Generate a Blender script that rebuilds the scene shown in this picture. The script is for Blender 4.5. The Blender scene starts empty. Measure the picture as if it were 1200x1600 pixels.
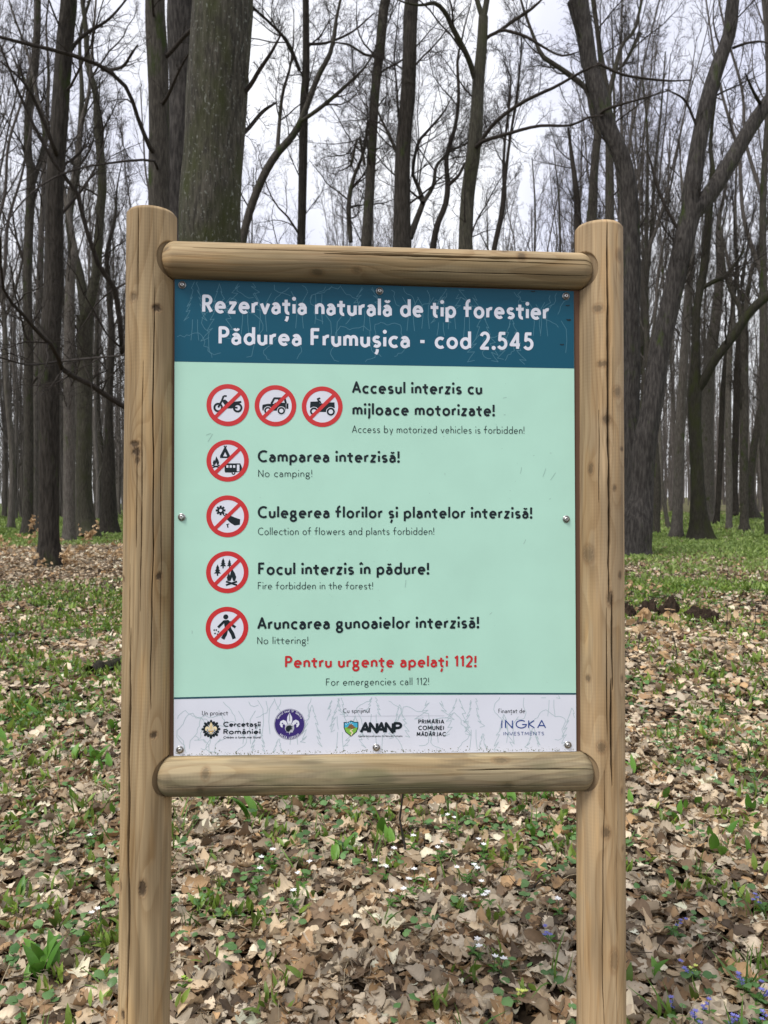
import bpy, math, random
import numpy as np
from mathutils import Matrix, Vector
SC = bpy.context.scene
COL = SC.collection
# ------------------------------------------------------------------ camera
FPX, CX, CY = 1209.0, 600.0, 800.0            # photo focal length and centre (1200 x 1600)
EYE = np.array([0.0, 0.0, 1.5])
PITCH = math.atan(18 / FPX)                   # camera looks slightly down
cd = bpy.data.cameras.new('camera'); cam = bpy.data.objects.new('camera', cd); COL.objects.link(cam)
cam.location = EYE; cam.rotation_euler = (math.radians(90) - PITCH, 0, 0)
cd.sensor_fit = 'VERTICAL'; cd.sensor_height = 36; cd.lens = 36 * FPX / 1600
cd.clip_start = 0.05; cd.clip_end = 2000
cd.dof.use_dof = True; cd.dof.focus_distance = 1.95; cd.dof.aperture_fstop = 9.0
SC.camera = cam
# ------------------------------------------------------------------ light
SUN_EL, SUN_AZ = math.radians(55), math.radians(228)   # azimuth clockwise from +Y: behind the camera, to its left
w = bpy.data.worlds.new('World'); SC.world = w; w.use_nodes = True
nt = w.node_tree; nt.nodes.clear()
N = nt.nodes.new; L = nt.links.new
sky = N('ShaderNodeTexSky'); sky.sky_type = 'NISHITA'; sky.sun_disc = False
sky.sun_elevation = SUN_EL; sky.sun_rotation = SUN_AZ
b1 = N('ShaderNodeBackground'); b1.inputs[1].default_value = 0.12; L(sky.outputs[0], b1.inputs[0])
tc = N('ShaderNodeTexCoord')
nz = N('ShaderNodeTexNoise'); nz.inputs['Scale'].default_value = 3.2; nz.inputs['Detail'].default_value = 5
L(tc.outputs['Generated'], nz.inputs['Vector'])
cr = N('ShaderNodeValToRGB'); cr.color_ramp.elements[0].position = .38; cr.color_ramp.elements[1].position = .60
cr.color_ramp.elements[0].color = (.70, .71, .84, 1); cr.color_ramp.elements[1].color = (.98, .98, 1.0, 1)
L(nz.outputs[0], cr.inputs[0])
b2 = N('ShaderNodeBackground'); b2.inputs[1].default_value = 0.70; L(cr.outputs[0], b2.inputs[0])
mx = N('ShaderNodeMixShader'); mx.inputs[0].default_value = .90
L(b1.outputs[0], mx.inputs[1]); L(b2.outputs[0], mx.inputs[2])
wo = N('ShaderNodeOutputWorld'); L(mx.outputs[0], wo.inputs[0])
sd = bpy.data.lights.new('sun', 'SUN'); sd.energy = 1.5; sd.angle = math.radians(18); sd.color = (1, .96, .9)
sun = bpy.data.objects.new('sun', sd); COL.objects.link(sun)
_d = Vector((math.sin(SUN_AZ) * math.cos(SUN_EL), math.cos(SUN_AZ) * math.cos(SUN_EL), math.sin(SUN_EL)))
sun.rotation_euler = _d.to_track_quat('Z', 'Y').to_euler()
SC.view_settings.view_transform = 'Standard'; SC.view_settings.look = 'None'
SC.view_settings.exposure = 0.84; SC.view_settings.gamma = 1
SC.cycles.max_bounces = 5; SC.cycles.diffuse_bounces = 3; SC.cycles.glossy_bounces = 2
SC.cycles.use_denoising = True

# ------------------------------------------------------------------ helpers
RNG = np.random.default_rng(11)
def ray(px, py):
    x = (px - CX) / FPX; y = -(py - CY) / FPX
    c, s = math.cos(PITCH), math.sin(PITCH)
    return np.array([x, c + y * s, -s + y * c])
def at(px, py, d):                            # the world point at depth d (metres along +Y) seen at a photo pixel
    r = ray(px, py); return EYE + r * (d / r[1])
def hashn(ix, iy, iz):
    h = (ix * 374761393 + iy * 668265263 + iz * 2147483647 + 1013904223) & 0xffffffff
    h = ((h ^ (h >> 13)) * 1274126177) & 0xffffffff
    return ((h ^ (h >> 16)) & 0xffff) / 65535.0
def vnoise(x, y, z=0.0):                      # value noise 0..1
    x, y, z = np.broadcast_arrays(np.asarray(x, float), np.asarray(y, float), np.asarray(z, float))
    fx, fy, fz = np.floor(x), np.floor(y), np.floor(z)
    ix, iy, iz = fx.astype(np.int64), fy.astype(np.int64), fz.astype(np.int64)
    u, v, t = x - fx, y - fy, z - fz
    u = u * u * (3 - 2 * u); v = v * v * (3 - 2 * v); t = t * t * (3 - 2 * t)
    o = 0
    for a in (0, 1):
        for b in (0, 1):
            for c in (0, 1):
                o = o + hashn(ix + a, iy + b, iz + c) * (u if a else 1 - u) * (v if b else 1 - v) * (t if c else 1 - t)
    return o
def fbm(x, y, z=0.0, n=3):
    o, a, s = 0, .5, 0
    for k in range(n):
        o = o + a * vnoise(x * 2 ** k + 17 * k, y * 2 ** k, z * 2 ** k); s += a; a *= .5
    return o / s
def sstep(a, b, x):
    t = np.clip((x - a) / (b - a), 0, 1); return t * t * (3 - 2 * t)
def mix(a, b, t):
    return a + (b - a) * t
def lin(r, g, b):                             # sRGB 0..255 -> linear
    return tuple(((c / 255) / 12.92 if c / 255 <= .04045 else ((c / 255 + .055) / 1.055) ** 2.4) for c in (r, g, b))
def ground_z(x, y):
    x = np.asarray(x, float); y = np.asarray(y, float)
    d = np.hypot(x, y)
    z = .10 * (vnoise(x / 2.1 + 5, y / 2.1 + 9) - .5) * sstep(1.5, 5, d) + .03 * (vnoise(x / .5, y / .5) - .5)
    z = z + .5 * (vnoise(x / 17 + 2, y / 17) - .5) * sstep(18, 50, d)
    return z + .012 * np.clip(d - 45, 0, 200) * sstep(-10, 25, x) 
def mesh_np(name, V, Q, col=None, smooth=True):
    V = np.ascontiguousarray(V, np.float32).reshape(-1, 3); Q = np.ascontiguousarray(Q, np.int32); k = Q.shape[1]
    me = bpy.data.meshes.new(name)
    me.vertices.add(len(V)); me.vertices.foreach_set('co', V.ravel())
    me.loops.add(Q.size); me.loops.foreach_set('vertex_index', Q.ravel())
    me.polygons.add(len(Q)); me.polygons.foreach_set('loop_start', np.arange(0, Q.size, k, dtype=np.int32))
    me.polygons.foreach_set('use_smooth', np.full(len(Q), smooth))
    me.update(calc_edges=True)
    if col is not None:
        a = me.color_attributes.new('Col', 'FLOAT_COLOR', 'POINT')
        c = np.ones((len(V), 4), np.float32); c[:, :3] = col; a.data.foreach_set('color', c.ravel())
    return me
def obj(name, me, mats=None, parent=None):
    o = bpy.data.objects.new(name, me); COL.objects.link(o)
    if parent is not None: o.parent = parent
    if mats is not None:
        for m in (mats if isinstance(mats, (list, tuple)) else [mats]): me.materials.append(m)
    return o
def empty(name, loc, label, cat, group=None):
    o = bpy.data.objects.new(name, None); COL.objects.link(o); o.location = [float(v) for v in loc]; o.empty_display_size = .1
    return tag(o, label, cat, group)
def tag(o, label, cat, group=None):
    o['label'] = label; o['category'] = cat
    if group: o['group'] = group
    return o
def merge(parts):                             # [(V,Q,col or None)] -> one
    V, Q, C, n = [], [], [], 0
    for v, q, c in parts:
        v = v.reshape(-1, 3); V.append(v); Q.append(q + n); n += len(v)
        if c is not None: C.append(np.broadcast_to(c, (len(v), 3)))
    return np.concatenate(V), np.concatenate(Q), (np.concatenate(C) if C else None)
def tubes(P, R, s):                           # P (N,K,3) R (N,K) -> verts, quads
    P = np.asarray(P, float); R = np.asarray(R, float); n, k, _ = P.shape
    T = np.gradient(P, axis=1); T /= np.linalg.norm(T, axis=2, keepdims=True) + 1e-9
    ref = np.where(np.abs(T[:, :1, 2:3]) < .8, np.array([0, 0, 1.]), np.array([1., 0, 0]))
    U = np.cross(T, np.broadcast_to(ref, T.shape)); U /= np.linalg.norm(U, axis=2, keepdims=True) + 1e-9
    W = np.cross(T, U)
    a = np.arange(s) * 2 * np.pi / s
    V = P[:, :, None] + R[:, :, None, None] * (np.cos(a)[:, None] * U[:, :, None] + np.sin(a)[:, None] * W[:, :, None])
    b = (np.arange(n)[:, None, None] * k + np.arange(k - 1)[None, :, None]) * s
    j = np.arange(s)[None, None]; j2 = (j + 1) % s
    Q = np.stack([b + j, b + j2, b + s + j2, b + s + j], -1).reshape(-1, 4)
    return V.reshape(-1, 3), Q
def resample(p, n):                           # Catmull-Rom through rows of p, n samples by length
    p = np.asarray(p, float)
    q = np.vstack([2 * p[0] - p[1], p, 2 * p[-1] - p[-2]]); o = []
    for i in range(1, len(q) - 2):
        t = np.linspace(0, 1, 12, endpoint=False)[:, None]
        a, b, c, d = q[i - 1:i + 3]
        o.append(.5 * (2 * b + (c - a) * t + (2 * a - 5 * b + 4 * c - d) * t ** 2 + (3 * b - a - 3 * c + d) * t ** 3))
    o = np.vstack(o + [p[-1:]])
    s = np.r_[0, np.cumsum(np.linalg.norm(np.diff(o[:, :3], axis=0), axis=1))]
    return np.stack([np.interp(np.linspace(0, s[-1], n), s, o[:, k]) for k in range(o.shape[1])], 1)
# ------------------------------------------------------------------ materials
def newmat(name):
    m = bpy.data.materials.new(name); m.use_nodes = True
    return m, m.node_tree.nodes, m.node_tree.links, m.node_tree.nodes['Principled BSDF']
def flat(name, c, rough=.6, metal=0.0, spec=.5):
    m, n, l, p = newmat(name)
    p.inputs['Base Color'].default_value = (*c, 1); p.inputs['Roughness'].default_value = rough; p.inputs['Metallic'].default_value = metal
    p.inputs['Specular IOR Level'].default_value = spec
    return m
def attrmat(name, rough=.75, spec=.3, transl=0.0, bump=None):
    m, n, l, p = newmat(name)
    a = n.new('ShaderNodeAttribute'); a.attribute_name = 'Col'
    l.new(a.outputs['Color'], p.inputs['Base Color']); p.inputs['Roughness'].default_value = rough; p.inputs['Specular IOR Level'].default_value = spec
    if bump:
        t = n.new('ShaderNodeTexCoord'); z = n.new('ShaderNodeTexNoise'); z.inputs['Scale'].default_value = bump[0]; z.inputs['Detail'].default_value = 4
        l.new(t.outputs['Object'], z.inputs['Vector']); b = n.new('ShaderNodeBump'); b.inputs['Strength'].default_value = bump[1]; b.inputs['Distance'].default_value = bump[2]
        l.new(z.outputs[0], b.inputs['Height']); l.new(b.outputs[0], p.inputs['Normal'])
    if transl:
        tr = n.new('ShaderNodeBsdfTranslucent'); l.new(a.outputs['Color'], tr.inputs[0])
        mxs = n.new('ShaderNodeMixShader'); mxs.inputs[0].default_value = transl
        l.new(p.outputs[0], mxs.inputs[1]); l.new(tr.outputs[0], mxs.inputs[2]); l.new(mxs.outputs[0], n['Material Output'].inputs[0])
    return m
def bark(name, dark, light, moss=0.0, lichen=0.0, scale=1.0, mosscol=(.055, .075, .02), tone=.62):
    dark, light, mosscol = [tuple(v * tone for v in c) for c in (dark, light, mosscol)]
    m, n, l, p = newmat(name)
    tc = n.new('ShaderNodeTexCoord')
    def noise(sx, sz, sc, det=5, rough=.6):
        mp = n.new('ShaderNodeMapping'); mp.inputs['Scale'].default_value = (sx, sx, sz); l.new(tc.outputs['Object'], mp.inputs[0])
        t = n.new('ShaderNodeTexNoise'); t.inputs['Scale'].default_value = sc * scale; t.inputs['Detail'].default_value = det; t.inputs['Roughness'].default_value = rough
        l.new(mp.outputs[0], t.inputs['Vector']); return t.outputs[0]
    def ramp(f, a, b, ca, cb):
        r = n.new('ShaderNodeValToRGB'); r.color_ramp.elements[0].position = a; r.color_ramp.elements[1].position = b
        r.color_ramp.elements[0].color = (*ca, 1); r.color_ramp.elements[1].color = (*cb, 1); l.new(f, r.inputs[0]); return r.outputs[0]
    def mixc(f, a, b, scale_=1.0):
        x = n.new('ShaderNodeMix'); x.data_type = 'RGBA'
        l.new(f, x.inputs[0]); l.new(a, x.inputs[6])
        if isinstance(b, tuple): x.inputs[7].default_value = (*b, 1)
        else: l.new(b, x.inputs[7])
        return x.outputs[2]
    f1 = noise(1, .16, 26); f2 = noise(1, .5, 5)
    c = ramp(f1, .40, .63, dark, light)
    c2 = ramp(f2, .35, .7, tuple(v * .7 for v in light), tuple(v * 1.15 for v in light))
    k = n.new('ShaderNodeMix'); k.data_type = 'RGBA'; k.inputs[0].default_value = .32; l.new(c, k.inputs[6]); l.new(c2, k.inputs[7]); c = k.outputs[2]
    if moss:
        fm = noise(1, .45, 2.6, 6)
        c = mixc(ramp(fm, .62 - .3 * moss, .72 - .12 * moss, (0, 0, 0), (1, 1, 1)), c, mosscol)
    if lichen:
        fl = noise(1, .7, 27, 5, .62)
        c = mixc(ramp(fl, .635 - .05 * lichen, .66 - .05 * lichen, (0, 0, 0), (.75, .75, .75)), c, (.20, .21, .18))
        fl2 = noise(1, .3, 34, 2, .5)
        c = mixc(ramp(fl2, .70, .73, (0, 0, 0), (.7, .7, .7)), c, (.24, .25, .22))
    l.new(c, p.inputs['Base Color']); p.inputs['Roughness'].default_value = .9; p.inputs['Specular IOR Level'].default_value = .2
    b = n.new('ShaderNodeBump'); b.inputs['Strength'].default_value = .8; b.inputs['Distance'].default_value = .05 / scale; l.new(f1, b.inputs['Height']); l.new(b.outputs[0], p.inputs['Normal'])
    return m
# ------------------------------------------------------------------ ground
def green(x, y):                              # how much of the floor is under spring green, 0..1
    d = np.hypot(x, y); px = CX + FPX * x / np.maximum(y, .1)
    nz = fbm(x / 1.3 + 3, y / 1.3, 0, 3)
    right = sstep(520, 900, px)
    far = sstep(14.5, 24, d + 9 * (nz - .5)) * (1 - .6 * sstep(45, 75, d)) * right * (.55 + .45 * sstep(.35, .55, nz))
    strip = np.exp(-((d - 13.6) / .9) ** 2) * right * sstep(.38, .5, nz)
    leftfar = sstep(27, 32, d) * (1 - right)
    mid = sstep(4.2, 7.5, d) * (1 - sstep(12, 16, d)) * (.42 * (1 - right) + .26 * right) * sstep(.36, .6, nz)
    near = (1 - sstep(4, 8, d)) * .20 * sstep(.4, .62, nz)
    return np.clip(far + strip + leftfar * .8 + mid + near, 0, 1)
def ground_sheet():
    r = np.r_[np.arange(1.0, 12, .12), np.geomspace(12, 400, 90)]; r = np.r_[.01, .5, r]
    a = np.linspace(0, 2 * np.pi, 361)[:-1]
    X = r[:, None] * np.sin(a); Y = r[:, None] * np.cos(a); Z = ground_z(X, Y)
    V = np.stack([X, Y, Z], -1).reshape(-1, 3); nr, na = X.shape
    i = np.arange(nr - 1)[:, None] * na; j = np.arange(na)[None]; j2 = (j + 1) % na
    Q = np.stack([i + j, i + j2, i + na + j2, i + na + j], -1).reshape(-1, 4)
    g = np.where(V[:, 1] > 0, green(V[:, 0], np.maximum(V[:, 1], .1)), .2)[:, None]
    d = np.hypot(V[:, 0], V[:, 1])[:, None]
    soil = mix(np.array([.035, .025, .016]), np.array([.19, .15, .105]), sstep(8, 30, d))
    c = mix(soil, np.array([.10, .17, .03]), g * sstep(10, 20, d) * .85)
    c = c * (.75 + .5 * RNG.random((len(V), 1)))
    m = attrmat('soil', .95, .1, 0, (9, .6, .05))
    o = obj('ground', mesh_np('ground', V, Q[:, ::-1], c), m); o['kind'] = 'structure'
ground_sheet()
# ------------------------------------------------------------------ trees
def unit(v): return v / (np.linalg.norm(v, axis=-1, keepdims=True) + 1e-9)
def grow(par, rad, K, t0, t1, ang, length, rfrac, P, up, wig, rng, rmin=.003, lenfall=.5, taper=.25):
    n, pp, _ = par.shape
    t = t0 + (t1 - t0) * (np.arange(K)[None] + rng.random((n, K))) / K
    ix = np.clip(t * (pp - 1), 0, pp - 1.001); i0 = ix.astype(int); f = (ix - i0)[..., None]; ar = np.arange(n)[:, None]
    a, b = par[ar, i0], par[ar, i0 + 1]
    pos = a + (b - a) * f; tan = unit(b - a); r0 = rad[ar, i0] * (1 - f[..., 0]) + rad[ar, i0 + 1] * f[..., 0]
    q = rng.normal(size=tan.shape); q -= tan * (q * tan).sum(-1, keepdims=True); q = unit(q)
    an = np.radians(ang) * (.7 + .6 * rng.random((n, K)))[..., None]
    d = unit(np.cos(an) * tan + np.sin(an) * q + np.array([0, 0, up * .6]))
    plen = np.linalg.norm(np.diff(par, axis=1), axis=2).sum(1)[:, None]
    ln = (length if length > 0 else -length * plen) * (1 - lenfall * t) * (.55 + .75 * rng.random((n, K)))
    r = np.maximum(np.minimum(rfrac * r0, ln * .0115 + .003), rmin)
    N_ = n * K; pos = pos.reshape(N_, 3); d = d.reshape(N_, 3); ln = ln.reshape(N_, 1); r = r.reshape(N_)
    out = [pos]
    for k in range(P - 1):
        d = unit(d + wig * rng.normal(size=d.shape) + np.array([0, 0, up * .25]))
        pos = pos + d * ln / (P - 1); out.append(pos)
    return np.stack(out, 1), r[:, None] * np.linspace(1, taper, P)[None]
def crown(par, rad, rng, k1=10, t0=.35, l1=4.5, ang=48, up=.35, dense=1.0, rmin=.0042, k4=5):
    """branches, twigs and twiglets along one leader; list of (V,Q)"""
    o = []
    A, ra = grow(par, rad, k1, t0, .99, ang, l1, .42, 9, up, .12, rng, rmin * 2)
    o.append(tubes(A, ra, 6))
    B, rb = grow(A, ra, max(2, int(7 * dense)), .12, 1, 44, -.5, .55, 7, up * .6, .2, rng, rmin * 1.3)
    o.append(tubes(B, rb, 4))
    C_, rc = grow(B, rb, max(2, int(8 * dense)), .1, 1, 44, -.55, .6, 5, up * .5, .22, rng, rmin)
    o.append(tubes(C_, rc, 3))
    if k4:
        D, rd = grow(C_, rc, k4, .15, 1, 45, -.55, .7, 4, up * .4, .25, rng, rmin * .8, taper=.5)
        o.append(tubes(D, rd, 3))
    return o
def trunk_tube(pts, s=20, rng=RNG, flare=.55, rough=.05, zbase=None):
    """pts (n,4) x y z r from the foot up -> verts, quads with root flare and uneven bark outline"""
    p = resample(pts, max(24, int(3 * np.linalg.norm(np.diff(pts[:, :3], axis=0), axis=1).sum())))
    P, R = p[:, :3], np.maximum(p[:, 3], .006)
    V, Q = tubes(P[None], R[None], s)
    V = V.reshape(len(P), s, 3); off = V - P[:, None]
    a = np.arange(s) / s * 2 * np.pi; sd_ = rng.random() * 50
    k = 1 + rough * 2 * (fbm(np.cos(a)[None] * 1.7 + sd_, np.sin(a)[None] * 1.7, P[:, 2:3] * .9, 2) - .5) * 2
    h = P[:, 2] - (P[0, 2] if zbase is None else zbase)
    fl = flare * np.exp(-np.clip(h, 0, 9) / (.9 * R[0] + .06))[:, None] * (1 + .55 * np.cos(a * 5 + sd_)[None] + .3 * np.cos(a * 3 + 2 * sd_)[None])
    k = k + np.maximum(fl, 0)
    if s > 30: k = k + .035 * (fbm(a[None] * 9 + sd_, P[:, 2:3] * 1.1 + sd_, 0, 3) - .5) * 2 - .02 * (np.abs(vnoise(a[None] * 14 + sd_, P[:, 2:3] * .8) - .5) < .09)
    V = P[:, None] + off * k[..., None]
    return V.reshape(-1, 3), Q, p
MB = {
    'grey': bark('grey_bark', (.035, .03, .025), (.13, .115, .095), .25, .0, 1.3),
    'dark': bark('dark_bark', (.018, .015, .012), (.085, .073, .06), .12, .0, 1.0),
    'lichen': bark('lichen_bark', (.02, .018, .014), (.125, .115, .09), .62, .45, 1.0, (.06, .066, .026), tone=.75),
    'green': bark('green_bark', (.04, .037, .028), (.13, .12, .09), .5, .0, 1.2, (.075, .078, .04)),
    'moss': bark('mossy_bark', (.02, .018, .012), (.07, .063, .047), .5, .0, 1.1, (.05, .056, .02)),
    'oak': bark('ridged_bark', (.014, .012, .011), (.1, .09, .082), .12, .0, .8, tone=.8),
    'pale': bark('pale_bark', (.06, .053, .045), (.17, .15, .13), .15, .2, 1.2, tone=.85),
    'fartwig': bark('far_twig_bark', (.06, .053, .048), (.14, .122, .108), .0, .0, 2.0, tone=.9),  # paler copy of the twig bark, distance fade put into its colour
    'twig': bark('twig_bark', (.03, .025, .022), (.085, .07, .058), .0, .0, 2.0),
    'far': bark('far_bark', (.07, .06, .053), (.17, .15, .133), .2, .0, 1.0, tone=.9),  # haze over the background trunks painted in as lighter bark
    'woods': bark('distant_bark', (.10, .088, .08), (.20, .178, .162), .0, .0, .6, tone=1.0),  # palest bark: haze of the far wood put into the colour
}
def px_line(rows, d, d2=None):                # rows (px, py, width px) -> (n,4) world points with radius
    o = []
    for k, (x, y, w_) in enumerate(rows):
        dd = d if d2 is None else d + (d2 - d) * k / (len(rows) - 1)
        o.append([*at(x, y, dd), w_ * dd / FPX / 2])
    return np.array(o)
def hero(name, label, d, trunk, mat, limbs=(), branches=(), k1=10, l1=4.0, t0=.3, dense=1.0, top=6.0, ang=50, up=.3, seed=1, flare=.55, group=None, k4=5):
    rng = np.random.default_rng(seed)
    p = px_line(trunk, d)
    gz = float(ground_z(p[0, 0], d))
    if p[0, 2] > gz + .05:                     # the foot is hidden behind something: run the trunk on down to the ground
        sl = (p[0] - p[1]); sl = sl / max(-sl[2], .3); n_ = p[0, 2] - gz
        st = []
        for k_ in range(max(2, int(n_ / .7)), 0, -1):
            q = p[0].copy(); u_ = k_ / max(2, int(n_ / .7)); q[:3] += np.array([np.clip(sl[0], -.05, .05), 0, -1]) * n_ * u_; q[3] *= 1 + .08 * u_; st.append(q)
        p = np.vstack(st + [p])
    p[0, 2] = gz - .1
    def ext(q, h):                             # run past the top of the picture, tapering
        a, b = q[-2], q[-1]; t = unit((b - a)[:3]); r = q[-1, 3]; o = [q]
        pos = q[-1, :3]
        for k in range(4):
            t = unit(t + np.array([rng.normal() * .12, rng.normal() * .12, .15])); pos = pos + t * h / 4
            o.append([[*pos, max(r * (1 - .22 * (k + 1)), .01)]])
        return np.vstack(o)
    if top: p = ext(p, top)
    p[1:-1, 1] += rng.normal(size=len(p) - 2) * .05
    root = empty(name, (p[0, 0], p[0, 1], gz), label, 'tree', group)
    org = np.array([p[0, 0], p[0, 1], gz])
    V, Q, tr = trunk_tube(p, 96 if d < 12 else 60 if d < 23 else 16, rng, flare, .05, gz)
    parts = [(V, Q, None)]; leaders = [(tr, t0)]
    for lm in limbs:
        lp = px_line(lm[0], d, lm[1] if lm[1] else None)
        if lm[2]: lp = ext(lp, lm[2])
        v, q, lt = trunk_tube(lp, 12, rng, 0, .04)
        parts.append((v, q, None)); leaders.append((lt, .15))
    Vt, Qt, _ = merge(parts)
    obj('trunk', mesh_np('trunk', Vt - org, Qt), MB[mat], root)
    cp = []
    for lt, tt in leaders:
        cp += crown(lt[None, :, :3], lt[None, :, 3], rng, k1, tt, l1, ang, up, dense, k4=k4)
    for br in branches:                        # branches traced one by one, then twigs along them
        rows = br[0]; cxt = float(np.interp(-rows[0][1], [-q[1] for q in trunk], [q[0] for q in trunk])); wt = float(np.interp(-rows[0][1], [-q[1] for q in trunk], [q[2] for q in trunk]))
        if abs(cxt - rows[0][0]) < wt and trunk[-1][1] <= rows[0][1] <= trunk[0][1]: rows = [(cxt + .15 * (rows[0][0] - cxt), rows[0][1] + 8 + .3 * wt, rows[0][2] * 1.25)] + list(rows)
        rows = [(q[0], q[1], q[2] * .78 * (.7 if k_ == len(rows) - 1 else 1)) for k_, q in enumerate(rows)]
        bp = resample(px_line(rows, d, br[1]), 16)
        cp.append(tubes(bp[None, :, :3], np.maximum(bp[None, :, 3], .004), 8))
        B, rb = grow(bp[None, :, :3], bp[None, :, 3], 9, .2, 1, 48, -.3, .5, 7, .15, .2, rng, .005)
        cp.append(tubes(B, rb, 4))
        C_, rc = grow(B, rb, 5, .1, 1, 45, -.5, .6, 5, .15, .25, rng, .004); cp.append(tubes(C_, rc, 3))
        D, rd = grow(C_, rc, 3, .1, 1, 45, -.5, .6, 4, .15, .25, rng, .0035); cp.append(tubes(D, rd, 3))
    V, Q, _ = merge([(v, q, None) for v, q in cp])
    obj('crown', mesh_np('crown', V - org, Q), MB['twig'], root)
    return root
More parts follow.
